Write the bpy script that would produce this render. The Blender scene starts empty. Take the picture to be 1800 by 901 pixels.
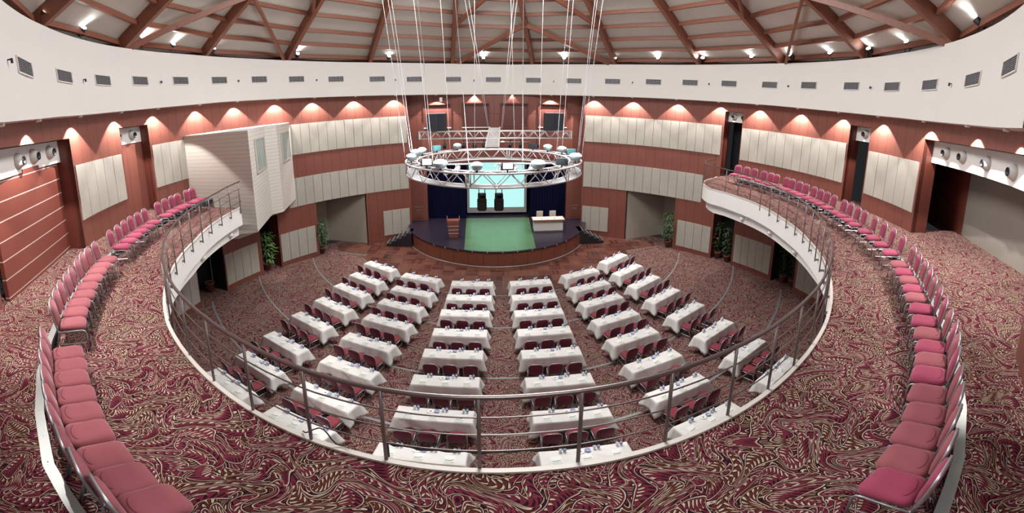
import bpy, math, random
import numpy as np
from mathutils import Vector, Matrix
random.seed(7)
C = bpy.context.scene.collection
sin, cos, pi, rad = math.sin, math.cos, math.pi, math.radians
# ------------------------------------------------------------------ camera
F_, YAW, PIT, ROL, XC, YC = 691.0232, 0.0774, 0.1729, -0.0045, 900.0, 301.6274
ZF = 8.7139                        # eye height above the hall floor
ZB = 5.2384                        # balcony floor
WX, WY, RW = 1.034, 12.9154, 13.1051   # axis and radius of the round wall
BX, BY = .4702, 11.8148            # centre of the balcony edge
SX, SY = 0.9, 25.6                 # centre of the stage curve
HS = 0.9                           # stage height
Rz = Matrix.Rotation(YAW, 3, 'Z'); Rx = Matrix.Rotation(PIT, 3, 'X'); Ry = Matrix.Rotation(-ROL, 3, 'Y')
M = Ry @ Rx @ Rz                   # world -> (right, forward, up)
cam = bpy.data.cameras.new('camera'); cam.type = 'PANO'
try:
    cam.cycles.panorama_type = 'EQUIRECTANGULAR'
    cc = cam.cycles
except Exception:
    cam.panorama_type = 'EQUIRECTANGULAR'
    cc = cam
cc.latitude_min = -(901 - YC) / F_; cc.latitude_max = YC / F_
cc.longitude_min = -XC / F_; cc.longitude_max = (1800 - XC) / F_
cam.clip_start = 0.02; cam.clip_end = 200
cam_o = bpy.data.objects.new('camera', cam); C.objects.link(cam_o)
right, fwd, up = [Vector(M[i]) for i in range(3)]
cam_o.matrix_world = Matrix(((right.x, up.x, -fwd.x, 0), (right.y, up.y, -fwd.y, 0), (right.z, up.z, -fwd.z, ZF), (0, 0, 0, 1)))
bpy.context.scene.camera = cam_o
# ------------------------------------------------------------------ world, exposure
vs = bpy.context.scene.view_settings
vs.view_transform = 'Standard'; vs.look = 'None'; vs.gamma = 1; vs.use_curve_mapping = False
vs.exposure = 0.0
bpy.context.scene.display_settings.display_device = 'sRGB'
w = bpy.data.worlds.new('world'); bpy.context.scene.world = w; w.use_nodes = True
w.node_tree.nodes['Background'].inputs[0].default_value = (.9, .93, 1, 1)
w.node_tree.nodes['Background'].inputs[1].default_value = 0.02
cy = bpy.context.scene.cycles
try:
    cy.max_bounces = 6; cy.diffuse_bounces = 4; cy.glossy_bounces = 2; cy.transmission_bounces = 4; cy.caustics_reflective = False; cy.caustics_refractive = False
    cy.sample_clamp_indirect = 4.0
except Exception: pass
# ------------------------------------------------------------------ large lights
def light(kind, name, loc, power, col=(1, 1, 1), aim=None, size=.1, spot=60, blend=.3):
    l = bpy.data.lights.new(name, kind); l.energy = power; l.color = col
    if kind == 'AREA': l.shape = 'DISK'; l.size = size
    else: l.shadow_soft_size = size
    if kind == 'SPOT': l.spot_size = rad(spot); l.spot_blend = blend
    o = bpy.data.objects.new(name, l); C.objects.link(o); o.location = loc
    if aim is not None:
        d = Vector(aim) - Vector(loc); o.rotation_euler = d.to_track_quat('-Z', 'Y').to_euler()
    return o
ROOF_FILL = 2750
light('AREA', 'roof_fill', (1.0, 12.5, 16.2), ROOF_FILL, (.975, .975, .97), (1.0, 12.5, 0), 8)  # unseen area fill added below the apex for ambient light
light('AREA', 'deck_fill', (0.6, -1.2, 11.2), 150, (.98, .97, .96), (0.6, 1.0, 0), 2.5)  # unseen area fill added above the rear deck, no fixture
light('SPOT', 'stage_light', (1.0, 18.6, 7.0), 1700, (.35, 1, .5), (1.0, 21.9, .9), .1, 42, 1.0)
light('SPOT', 'stage_wash', (4.2, 18.6, 7.0), 160, (1, .95, .9), (4.0, 23.4, 1.2), .1, 40, .8)

for _p, _t in (((11.2, 20.6, 9.2), (11.0, 17.6, 0)), ((12.6, 17.4, 9.2), (12.0, 14.6, 0)), ((-9.9, 19.4, 3.8), (-10.6, 17.0, 0)), ((9.0, 9.0, 9.0), (9.6, 11.2, 0))):
    light('SPOT', 'accent_light', _p, 450 if _p[2] > 5 else 320, (1, .93, .9), _t, .05, 24, .8)

# ------------------------------------------------------------------ helpers
def rayd(px):
    u = (px[0] - XC) / F_; v = -(px[1] - YC) / F_
    return M.transposed() @ Vector((sin(u) * cos(v), cos(u) * cos(v), sin(v)))
def bp(px, z):                     # where the sight line of a photo point meets height z
    d = rayd(px); t = (z - ZF) / d.z; return Vector((d.x * t, d.y * t, z))
def by_(px, y):
    d = rayd(px); t = y / d.y; return Vector((d.x * t, y, ZF + d.z * t))
def W(r, ph, z):                   # polar about the wall axis, degrees
    a = rad(ph); return (WX + r * sin(a), WY + r * cos(a), z)
def B(r, ph, z):
    a = rad(ph); return (BX + r * sin(a), BY + r * cos(a), z)
def S(r, ph, z):
    a = rad(ph); return (SX + r * sin(a), SY + r * cos(a), z)

class MB:
    def __init__(s): s.v = []; s.f = []; s.m = []; s.mi = 0; s.sm = []
    def add(s, vs_, fs, smooth=False):
        b = len(s.v); s.v += [tuple(v) for v in vs_]
        for f in fs: s.f.append([i + b for i in f]); s.m.append(s.mi); s.sm.append(smooth)
    def box(s, c, d, rot=0, top=None):   # centre, size, z rotation; top = (sx,sy) scale of top
        x, y, z = d[0] / 2, d[1] / 2, d[2] / 2; tx, ty = top or (1, 1)
        P = [(-x, -y, -z), (x, -y, -z), (x, y, -z), (-x, y, -z), (-x * tx, -y * ty, z), (x * tx, -y * ty, z), (x * tx, y * ty, z), (-x * tx, y * ty, z)]
        cr, sr = cos(rot), sin(rot)
        s.add([(c[0] + p[0] * cr - p[1] * sr, c[1] + p[0] * sr + p[1] * cr, c[2] + p[2]) for p in P],
              [(0, 3, 2, 1), (4, 5, 6, 7), (0, 1, 5, 4), (1, 2, 6, 5), (2, 3, 7, 6), (3, 0, 4, 7)])
    def tube(s, pts, r, n=6, closed=False, caps=True):
        pts = [Vector(p) for p in pts]; N = len(pts); rings = []
        nrm = None
        for i, p in enumerate(pts):
            if closed: t = (pts[(i + 1) % N] - pts[i - 1])
            else: t = pts[min(i + 1, N - 1)] - pts[max(i - 1, 0)]
            t.normalize()
            if nrm is None:
                a = Vector((0, 0, 1)) if abs(t.z) < .9 else Vector((1, 0, 0)); nrm = a.cross(t).normalized()
            else:
                nrm = (nrm - t * nrm.dot(t)); nrm = nrm.normalized() if nrm.length > 1e-6 else Vector((1, 0, 0)).cross(t).normalized()
            b = t.cross(nrm); rr = r[i] if isinstance(r, (list, tuple)) else r
            rings.append([p + (nrm * cos(2 * pi * k / n) + b * sin(2 * pi * k / n)) * rr for k in range(n)])
        fs = []
        for i in range(N if closed else N - 1):
            for k in range(n):
                a = i * n + k; b2 = i * n + (k + 1) % n; c = ((i + 1) % N) * n
                fs.append((a, b2, c + (k + 1) % n, c + k))
        if caps and not closed: fs += [tuple(range(n))[::-1], tuple((N - 1) * n + k for k in range(n))]
        s.add([p for r_ in rings for p in r_], fs, n > 4)
    def bar(s, a, b, w_, h):             # square-section bar from a to b
        a, b = Vector(a), Vector(b); t = (b - a).normalized()
        sd = t.cross(Vector((0, 0, 1)));
        sd = sd.normalized() if sd.length > 1e-4 else Vector((1, 0, 0)); u = sd.cross(t).normalized()
        P = []
        for q in (a, b):
            for i, j in ((-1, -1), (1, -1), (1, 1), (-1, 1)): P.append(q + sd * i * w_ / 2 + u * j * h / 2)
        s.add(P, [(0, 1, 2, 3), (7, 6, 5, 4), (0, 4, 5, 1), (1, 5, 6, 2), (2, 6, 7, 3), (3, 7, 4, 0)])
    def lathe(s, prof, c=(0, 0, 0), n=16, axis=None):   # prof [(r,z)]
        q = Vector(axis).to_track_quat('Z', 'Y') if axis is not None else None
        vs_ = []
        for r, z in prof:
            for k in range(n):
                p = Vector((r * cos(2 * pi * k / n), r * sin(2 * pi * k / n), z))
                if q: p = q @ p
                vs_.append(p + Vector(c))
        fs = []
        for i in range(len(prof) - 1):
            for k in range(n):
                fs.append((i * n + k, i * n + (k + 1) % n, (i + 1) * n + (k + 1) % n, (i + 1) * n + k))
        s.add(vs_, fs, True)
    def prism(s, poly, z0, z1):
        n = len(poly); s.add([(p[0], p[1], z0) for p in poly] + [(p[0], p[1], z1) for p in poly],
              [tuple(range(n))[::-1], tuple(range(n, 2 * n))] + [(i, (i + 1) % n, n + (i + 1) % n, n + i) for i in range(n)])
    def strip(s, A, Bp, flip=False, smooth=False):      # quads between two point rows
        n = len(A); s.add(list(A) + list(Bp), [((i, n + i, n + i + 1, i + 1) if flip else (i, i + 1, n + i + 1, n + i)) for i in range(n - 1)], smooth)
    def build(s, name, mats, parent=None, bevel=0, seg=2, loc=None):
        me = bpy.data.meshes.new(name); me.from_pydata([tuple(v) for v in s.v], [], s.f)
        if not isinstance(mats, (list, tuple)): mats = [mats]
        for m_ in mats: me.materials.append(m_)
        for p, mi, sm in zip(me.polygons, s.m, s.sm): p.material_index = mi; p.use_smooth = sm
        me.update()
        o = bpy.data.objects.new(name, me); C.objects.link(o)
        if parent is not None: o.parent = parent
        if loc is not None: o.location = loc
        if bevel:
            b = o.modifiers.new('bevel', 'BEVEL'); b.width = bevel; b.segments = seg; b.limit_method = 'ANGLE'; b.angle_limit = rad(40)
        return o
def tag(o, label=None, cat=None, group=None, kind=None):
    if label: o['label'] = label
    if cat: o['category'] = cat
    if group: o['group'] = group
    if kind: o['kind'] = kind
    return o
def empty(name, loc, rz, label, cat, group=None):
    o = bpy.data.objects.new(name, None); C.objects.link(o); o.location = loc; o.rotation_euler = (0, 0, rz); o.empty_display_size = .2
    return tag(o, label, cat, group)
def dup(src, loc, rz, label, group=None, deep=True):
    r = src.copy(); C.objects.link(r); r.location = loc; r.rotation_euler = (src.rotation_euler[0], src.rotation_euler[1], rz); r['label'] = label
    if group: r['group'] = group
    if deep:
        for ch in list(src.children):
            c = ch.copy(); C.objects.link(c); c.parent = r
            for g in list(ch.children):
                d = g.copy(); C.objects.link(d); d.parent = c
    return r
def structure(o): o['kind'] = 'structure'; return o

# ------------------------------------------------------------------ materials
def mat(name, col, rough=.6, metal=0, emit=None, es=1, spec=.5):
    m = bpy.data.materials.new(name); m.use_nodes = True; b = m.node_tree.nodes['Principled BSDF']
    b.inputs['Base Color'].default_value = (*col, 1); b.inputs['Roughness'].default_value = rough; b.inputs['Metallic'].default_value = metal
    try: b.inputs['Specular IOR Level'].default_value = spec
    except Exception: pass
    if emit: b.inputs['Emission Color'].default_value = (*emit, 1); b.inputs['Emission Strength'].default_value = es
    return m
class NT:
    def __init__(s, m): s.t = m.node_tree; s.b = s.t.nodes['Principled BSDF']
    def n(s, ty, **k):
        x = s.t.nodes.new(ty)
        for a, v in k.items(): setattr(x, a, v)
        return x
    def l(s, a, b): s.t.links.new(a, b)
    def val(s, x, sock):
        if isinstance(x, (int, float)): sock.default_value = x
        elif isinstance(x, tuple): sock.default_value = x
        else: s.l(x, sock)
    def math(s, op, a, b=None, c=None, clamp=False):
        x = s.n('ShaderNodeMath', operation=op, use_clamp=clamp); s.val(a, x.inputs[0])
        if b is not None: s.val(b, x.inputs[1])
        if c is not None: s.val(c, x.inputs[2])
        return x.outputs[0]
    def vm(s, op, a, b=None, out=0):
        x = s.n('ShaderNodeVectorMath', operation=op); s.val(a, x.inputs[0])
        if b is not None:
            if op == 'SCALE': s.val(b, x.inputs['Scale'])
            else: s.val(b, x.inputs[1])
        return x.outputs[out]
    def mix(s, f, a, b):
        x = s.n('ShaderNodeMix', data_type='RGBA'); s.val(f, x.inputs[0])
        for v, k in ((a, 6), (b, 7)):
            if isinstance(v, tuple): x.inputs[k].default_value = (*v[:3], 1)
            else: s.l(v, x.inputs[k])
        return x.outputs[2]
    def noise(s, vec, scale, detail=3, rough=.5, out=0, dim='3D'):
        x = s.n('ShaderNodeTexNoise'); x.noise_dimensions = dim; s.val(vec, x.inputs['Vector']); x.inputs['Scale'].default_value = scale; x.inputs['Detail'].default_value = detail; x.inputs['Roughness'].default_value = rough
        return x.outputs[out]
    def pos(s): return s.n('ShaderNodeNewGeometry').outputs['Position']
    def sep(s, v):
        x = s.n('ShaderNodeSeparateXYZ'); s.l(v, x.inputs[0]); return x.outputs
    def comb(s, x_, y_, z_):
        x = s.n('ShaderNodeCombineXYZ'); s.val(x_, x.inputs[0]); s.val(y_, x.inputs[1]); s.val(z_, x.inputs[2]); return x.outputs[0]
    def bump(s, h, st=.2, d=.01):
        x = s.n('ShaderNodeBump'); x.inputs['Strength'].default_value = st; x.inputs['Distance'].default_value = d; s.l(h, x.inputs['Height']); s.l(x.outputs[0], s.b.inputs['Normal'])
    def color(s, c): s.l(c, s.b.inputs['Base Color'])

def wall_wood(name, c1, c2, seams='polar', step=2.55, off=0.0, hl=()):
    m = mat(name, c1, .42); t = NT(m); p = t.sep(t.pos())
    dx = t.math('SUBTRACT', p[0], WX); dy = t.math('SUBTRACT', p[1], WY)
    ang = t.math('MULTIPLY', t.math('ARCTAN2', dx, dy), 180 / pi)
    g = t.comb(t.math('MULTIPLY', ang, .9), t.math('MULTIPLY', p[2], .35), 0) if seams == 'polar' else t.comb(t.math('MULTIPLY', p[0], 4), t.math('MULTIPLY', p[1], 4), t.math('MULTIPLY', p[2], .35))
    n = t.noise(g, 6, 5, .6)
    if seams == 'polar': u = t.math('DIVIDE', t.math('ADD', ang, off + 180 * 2.55), step)
    elif seams == 'x': u = t.math('DIVIDE', t.math('ADD', p[0], off + 100), step)
    else: u = None
    col = t.mix(n, c1, c2)
    if u is not None:
        fl = t.math('FLOOR', u); wn = t.n('ShaderNodeTexWhiteNoise', noise_dimensions='1D'); t.l(fl, wn.inputs['W'])
        col = t.mix(t.math('MULTIPLY', wn.outputs['Value'], .35), col, (c1[0] * .8, c1[1] * .78, c1[2] * .78))
        fr = t.math('FRACT', u); line = t.math('LESS_THAN', fr, .03)
        col = t.mix(line, col, (c1[0] * .3, c1[1] * .25, c1[2] * .25))
    for z in hl:
        ln = t.math('LESS_THAN', t.math('ABSOLUTE', t.math('SUBTRACT', p[2], z)), .012)
        col = t.mix(ln, col, (c1[0] * .3, c1[1] * .25, c1[2] * .25))
    t.color(col)
    return m
WOOD1, WOOD2 = (.225, .078, .058), (.18, .059, .042)
m_wood = wall_wood('wall_wood_veneer', WOOD1, WOOD2)
m_wood_x = wall_wood('stage_wall_veneer', WOOD1, WOOD2, 'x', .56, 0, (8.07, 6.6, 5.15))
m_wood_flute = wall_wood('fluted_veneer', WOOD1, WOOD2, 'x', .16)
m_wood_plain = wall_wood('plain_veneer', WOOD1, WOOD2, None)
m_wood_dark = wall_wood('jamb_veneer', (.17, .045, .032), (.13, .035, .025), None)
m_wood_front = wall_wood('stage_front_veneer', (.22, .072, .045), (.16, .05, .032), 'x', .8)
def m_fabric():
    m = mat('acoustic_fabric', (.56, .53, .45), .95, spec=.1); t = NT(m); p = t.pos()
    n = t.noise(p, 1.1, 5, .6); n2 = t.noise(t.vm('MULTIPLY', p, (3, 3, .8)), 2.0, 4, .6)
    t.color(t.mix(t.math('MULTIPLY', t.math('ADD', n, n2), .5), (.33, .312, .27), (.47, .447, .395)))
    t.bump(n2, .25, .02); return m
m_fab = m_fabric()
def m_plaster(name='plaster', c=(.80, .775, .735)):
    m = mat(name, c, .85, spec=.15); t = NT(m); n = t.noise(t.pos(), .8, 4, .6)
    t.color(t.mix(n, tuple(x * .96 for x in c), c)); return m
m_white = m_plaster()
m_beige = m_plaster('beige_wall', (.34, .305, .25))  # shade of the entrance recesses is darkened into this beige
def m_roofboard():
    m = mat('roof_board', (.66, .62, .55), .9, spec=.1); t = NT(m); n = t.noise(t.pos(), .6, 4)
    t.color(t.mix(n, (.60, .56, .49), (.70, .66, .59))); return m
m_roof = m_roofboard()
def m_timber_():
    m = mat('glulam_timber', (.30, .10, .055), .5); t = NT(m); p = t.pos()
    n = t.noise(t.vm('MULTIPLY', p, (2, 2, 9)), 3, 6, .7); k = t.noise(p, 9, 2, .5)
    c = t.mix(n, (.15, .046, .028), (.31, .118, .07)); c = t.mix(t.math('LESS_THAN', k, .28), c, (.10, .035, .022)); t.color(c); return m
m_timber = m_timber_()
m_steel = mat('brushed_steel', (.24, .21, .21), .4, .7)
m_rail = mat('satin_rail_metal', (.24, .20, .195), .28, .8)
m_alu = mat('truss_aluminium', (.58, .545, .54), .42, .45)
m_nosing = mat('aluminium_nosing', (.31, .335, .325), .45, .5)
m_black = mat('black_housing', (.012, .012, .016), .5)
m_bulb = mat('lamp_glow', (1, 1, 1), .5, emit=(.88, .96, 1), es=60)
m_bulbw = mat('downlight_glow', (1, 1, 1), .5, emit=(1, .93, .85), es=30)
m_dim = mat('lamp_glass_dim', (.8, .85, .82), .3, emit=(.9, 1, .96), es=1.2)
m_chrome_dark = mat('chair_frame_metal', (.42, .43, .46), .36, .65)
def m_plush(name, a, b):
    m = mat(name, a, .8, spec=.2); t = NT(m); oc = t.n('ShaderNodeTexCoord').outputs['Object']; n = t.noise(oc, 5, 3)
    lw = t.n('ShaderNodeLayerWeight'); lw.inputs[0].default_value = .3
    oi = t.n('ShaderNodeObjectInfo').outputs['Random']
    c = t.mix(n, a, b); t.color(c)
    try: t.b.inputs['Sheen Weight'].default_value = .35; t.b.inputs['Sheen Roughness'].default_value = .4; t.b.inputs['Sheen Tint'].default_value = (1, .75, .8, 1)
    except Exception: pass
    return m
m_seatA = m_plush('maroon_plush', (.25, .068, .085), (.30, .095, .108))
m_seatB = m_plush('magenta_plush', (.27, .040, .085), (.32, .062, .108))
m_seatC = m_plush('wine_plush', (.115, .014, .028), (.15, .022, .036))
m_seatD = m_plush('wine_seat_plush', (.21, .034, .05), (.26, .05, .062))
def m_cloth_():
    m = mat('white_tablecloth', (.74, .725, .70), .85, spec=.15); t = NT(m); n = t.noise(t.pos(), 3.5, 4, .6); t.bump(n, .5, .03); return m
m_cloth = m_cloth_()
m_paper = mat('notepad_paper', (.80, .80, .77), .7); m_pad = mat('pad_print', (.55, .60, .50), .7); m_pen = mat('pen_black', (.02, .02, .02), .4)
m_glass = mat('drinking_glass', (.78, .82, .86), .08, 0, spec=.8); m_glass.node_tree.nodes['Principled BSDF'].inputs['Alpha'].default_value = .92
m_bottle = mat('bottle_plastic', (.70, .78, .88), .1); m_blue = mat('bottle_blue', (.05, .14, .55), .4)
m_china = mat('white_china', (.82, .82, .82), .2); m_china_b = mat('blue_glass_bowl', (.35, .42, .62), .2)
m_navy = mat('stage_drape_navy', (.004, .005, .026), .9, spec=.1)
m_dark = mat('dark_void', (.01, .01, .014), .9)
m_navy_floor = mat('stage_vinyl', (.022, .017, .03), .28)
m_teal = mat('teal_metal', (.12, .30, .32), .4, .3)
m_pot = mat('terracotta_pot', (.20, .09, .06), .7)
m_grille = mat('vent_shadow', (.06, .06, .07), .8); m_slat = mat('vent_slat', (.30, .30, .31), .5, .5)
m_siding = None
def m_siding_():
    m = mat('painted_siding', (.62, .57, .51), .6); t = NT(m); p = t.sep(t.pos())
    fr = t.math('FRACT', t.math('DIVIDE', p[2], .165)); ln = t.math('LESS_THAN', fr, .075)
    t.color(t.mix(ln, (.64, .60, .54), (.36, .31, .27))); t.bump(fr, .3, .02); return m
m_siding = m_siding_()

def carpet():
    # woven pattern: S-curved ribbed leaves in staggered rows, with loose strokes between them
    m = mat('swirl_carpet', (.2, .03, .06), .95, spec=.05); t = NT(m); p = t.sep(t.pos())
    q = t.comb(p[0], p[1], 0)
    K = 2 * pi / .76
    sn = lambda v, k, ph, amp: t.math('MULTIPLY', t.math('SINE', t.math('ADD', t.math('MULTIPLY', v, k), ph)), amp)
    wn = t.sep(t.vm('SUBTRACT', t.noise(q, 1.6, 1, .5, 1), (.5, .5, .5)))
    x0 = t.math('ADD', p[0], t.math('MULTIPLY', wn[0], .22)); y0 = t.math('ADD', p[1], t.math('MULTIPLY', wn[1], .22))
    X = t.math('ADD', x0, t.math('ADD', sn(y0, K, .4, .125), sn(y0, K * .5, 1.1, .06)))
    Y = t.math('ADD', y0, t.math('ADD', sn(X, K, 0, .145), sn(X, K * 1.5, .7, .03)))
    X = t.math('ADD', X, sn(Y, K * 1.0, 2.2, .07))
    H_ = .185
    def leaves(X, Y, off, L=.46, H_=H_):
        v = t.math('ADD', t.math('DIVIDE', Y, H_), off); j = t.math('FLOOR', v); tt = t.math('SUBTRACT', t.math('SUBTRACT', v, j), .5)
        xs = t.math('ADD', t.math('DIVIDE', X, L), t.math('MULTIPLY', j, .41)); k = t.math('FLOOR', xs); s = t.math('SUBTRACT', xs, k)
        w = t.n('ShaderNodeTexWhiteNoise', noise_dimensions='2D'); t.l(t.comb(k, j, 0), w.inputs['Vector']); cs = t.sep(w.outputs['Color'])
        # curved spine
        tc = t.math('SUBTRACT', tt, t.math('MULTIPLY', t.math('SUBTRACT', t.math('SINE', t.math('MULTIPLY', s, pi)), .5), t.math('MULTIPLY', t.math('SUBTRACT', cs[0], .5), .5)))
        env = t.math('MULTIPLY', t.math('POWER', t.math('SINE', t.math('MULTIPLY', s, pi)), .62), .44)
        at = t.math('ABSOLUTE', tc)
        return tc, at, env, s, cs
    def paint(c, tc, at, env, s, cs, ribs, CR):
        inside = t.math('LESS_THAN', at, env); line = t.math('MULTIPLY', inside, t.math('GREATER_THAN', at, t.math('SUBTRACT', env, .036)))
        halo = t.math('LESS_THAN', at, t.math('ADD', env, .05))
        col = t.mix(t.math('GREATER_THAN', cs[1], .72), (.128, .021, .035), (.092, .026, .020)); col = t.mix(t.math('GREATER_THAN', cs[2], .78), col, (.150, .026, .043))
        ph = t.math('ADD', t.math('MULTIPLY', s, ribs), t.math('MULTIPLY', at, t.math('ADD', 2.2, cs[0]))); fr = t.math('FRACT', ph)
        side = t.math('GREATER_THAN', tc, t.math('MULTIPLY', t.math('SUBTRACT', cs[2], .5), .35))
        wd = t.math('MINIMUM', t.math('MULTIPLY', t.math('SUBTRACT', t.math('DIVIDE', at, .4), .06), 1.1), .40)
        rb = t.math('MULTIPLY', t.math('LESS_THAN', fr, wd), t.math('LESS_THAN', at, t.math('SUBTRACT', env, .10)))
        rb = t.math('MULTIPLY', rb, t.math('MAXIMUM', side, t.math('GREATER_THAN', cs[1], .6)))
        dk = t.math('MULTIPLY', t.math('LESS_THAN', t.math('FRACT', t.math('ADD', ph, .22)), t.math('ADD', wd, .12)), t.math('LESS_THAN', at, t.math('SUBTRACT', env, .08)))
        col = t.mix(dk, col, (.020, .009, .013)); col = t.mix(rb, col, CR); col = t.mix(line, col, CR)
        c = t.mix(halo, c, (.020, .009, .013)); return t.mix(inside, c, col)
    CR = (.48, .41, .315)
    bg = t.mix(t.math('GREATER_THAN', t.noise(q, 4, 1, .5), .52), (.115, .017, .032), (.078, .022, .016))
    st = t.noise(t.comb(t.math('MULTIPLY', X, 1.0), t.math('MULTIPLY', Y, 2.1), 0), 5.0, 0, .5); sf = t.math('FRACT', t.math('MULTIPLY', st, 7.0))
    bg = t.mix(t.math('LESS_THAN', sf, .42), bg, (.020, .009, .013)); bg = t.mix(t.math('LESS_THAN', sf, .16), bg, CR)
    c = paint(bg, *leaves(X, Y, 0.0), 9.5, CR)
    # a second family turned across the first shows through in patches
    X2 = t.math('ADD', t.math('MULTIPLY', X, .45), t.math('MULTIPLY', Y, .89)); Y2 = t.math('SUBTRACT', t.math('MULTIPLY', Y, .45), t.math('MULTIPLY', X, .89))
    c2 = paint(bg, *leaves(X2, Y2, .3, .38, .18), 8.5, CR)
    gate = t.math('GREATER_THAN', t.noise(q, 2.3, 0, .5), .53)
    c = t.mix(gate, c, c2)
    t.color(c); t.bump(t.noise(q, 90, 2), .25, .004)
    return m
m_carpet = carpet()
def parquet():
    m = mat('merbau_parquet', (.2, .07, .05), .32); t = NT(m); p = t.pos(); s = t.vm('MULTIPLY', p, (1 / .62, 1 / .62, 0))
    rot = t.n('ShaderNodeVectorRotate'); rot.inputs['Angle'].default_value = rad(3); t.l(s, rot.inputs['Vector']); rp = t.sep(rot.outputs[0])
    ix = t.math('FLOOR', rp[0]); iy = t.math('FLOOR', rp[1]); par = t.math('MODULO', t.math('ABSOLUTE', t.math('ADD', ix, iy)), 2)
    fx = t.math('FRACT', rp[0]); fy = t.math('FRACT', rp[1])
    mx = t.n('ShaderNodeMix', data_type='FLOAT'); t.l(par, mx.inputs[0]); t.l(fx, mx.inputs[2]); t.l(fy, mx.inputs[3]); k = mx.outputs[0]
    pl = t.math('FLOOR', t.math('MULTIPLY', k, 6)); wn = t.n('ShaderNodeTexWhiteNoise', noise_dimensions='3D'); t.l(t.comb(ix, iy, pl), wn.inputs['Vector'])
    wn2 = t.n('ShaderNodeTexWhiteNoise', noise_dimensions='2D'); t.l(t.comb(ix, iy, 0), wn2.inputs['Vector'])
    c = t.mix(wn.outputs['Value'], (.040, .012, .010), (.135, .046, .032)); c = t.mix(t.math('MULTIPLY', t.math('GREATER_THAN', wn2.outputs['Value'], .6), .4), c, (.20, .085, .055))
    c = t.mix(t.math('LESS_THAN', t.math('FRACT', t.math('MULTIPLY', k, 6)), .06), c, (.03, .012, .01))
    t.color(c); return m
m_parquet = parquet()

# ================================================================== STRUCTURE
def circle_pts(fn, r, a0, a1, n, z): return [fn(r, a0 + (a1 - a0) * i / n, z) for i in range(n + 1)]
b = MB(); n = 96; cpts = [W(14.6, 360 * i / n, 0) for i in range(n)]; b.add([(x, y, -.25) for x, y, z in cpts] + cpts, [tuple(range(n, 2 * n)), tuple(range(n))[::-1]] + [(i, (i + 1) % n, n + (i + 1) % n, n + i) for i in range(n)])
structure(b.build('floor', m_carpet))
# parquet dance floor around the stage, with wings to the two entrances
poly = [(-8.7, 21.35), (-6.75, 21.1)] + [S(9.2, a, 0)[:2] for a in range(238, 124, -4)] + [(8.5, 21.1), (10.6, 21.4), (10.9, 22.4), (9.2, 22.9), (8.0, 24.2), (6.4, 24.6), (-4.5, 24.6), (-6.2, 23.9), (-7.3, 23.2), (-9.0, 22.3)]
b = MB(); b.prism(poly, 0.0, .012); o = b.build('floor_parquet', m_parquet); structure(o)
# aluminium trims in the hall floor
def trim_arc(name, fn, r, a0, a1, z, wd=.05, h=.012):
    n = max(4, int(abs(a1 - a0) / 2)); b = MB()
    A = circle_pts(fn, r, a0, a1, n, z); Bq = circle_pts(fn, r + wd, a0, a1, n, z); A1 = [(x, y, zz + h) for x, y, zz in A]; B1 = [(x, y, zz + h) for x, y, zz in Bq]
    b.strip(A1, B1); b.strip(A, A1); b.strip(B1, Bq); return structure(b.build(name, m_nosing))
trim_arc('trim_1', S, 12.0, 243, 118, 0, .07); trim_arc('trim_2', S, 15.2, 236, 124, 0, .08); trim_arc('trim_3', S, 17.8, 226, 134, 0, .09)
trim_arc('trim_4', S, 9.2, 236, 124, .003, .05)
b = MB(); b.bar((-8.7, 21.35, .012), (-6.75, 21.1, .012), .08, .014); structure(b.build('trim_5', m_nosing))
b = MB(); b.bar((8.5, 21.1, .012), (10.7, 21.4, .012), .08, .014); structure(b.build('trim_6', m_nosing))

# --- walls: curved shells with openings
UP = [(-157, -122.7, ZB - .1, 8.78), (-108.3, -100.2, ZB - .1, 8.9), (65.3, 70.4, ZB - .1, 8.88), (101.3, 107.2, ZB - .1, 8.86), (122.7, 158.5, ZB - .1, 8.72)]
LO = [(-91.5, -83.0, 0, 3.35), (-71.4, -65.8, 0, 3.35), (-54, -39, 0, 3.35), (38.3, 53, 0, 3.35), (64.7, 71, 0, 3.35), (83.5, 90.5, 0, 3.35)]
ZT = 9.75
def arc_shell(b, a0, a1, z0, z1, r0=RW, r1=RW + .18, step=2.55):
    n = max(1, int(round(abs(a1 - a0) / step)))
    i0, i1 = circle_pts(W, r0, a0, a1, n, z0), circle_pts(W, r0, a0, a1, n, z1); o0, o1 = circle_pts(W, r1, a0, a1, n, z0), circle_pts(W, r1, a0, a1, n, z1)
    b.strip(i0, i1, smooth=True); b.strip(o1, o0, smooth=True); b.strip(i1, o1); b.strip(o0, i0)
    b.add([i0[0], i1[0], o1[0], o0[0]], [(0, 1, 2, 3)]); b.add([i0[-1], i1[-1], o1[-1], o0[-1]], [(3, 2, 1, 0)])
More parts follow.
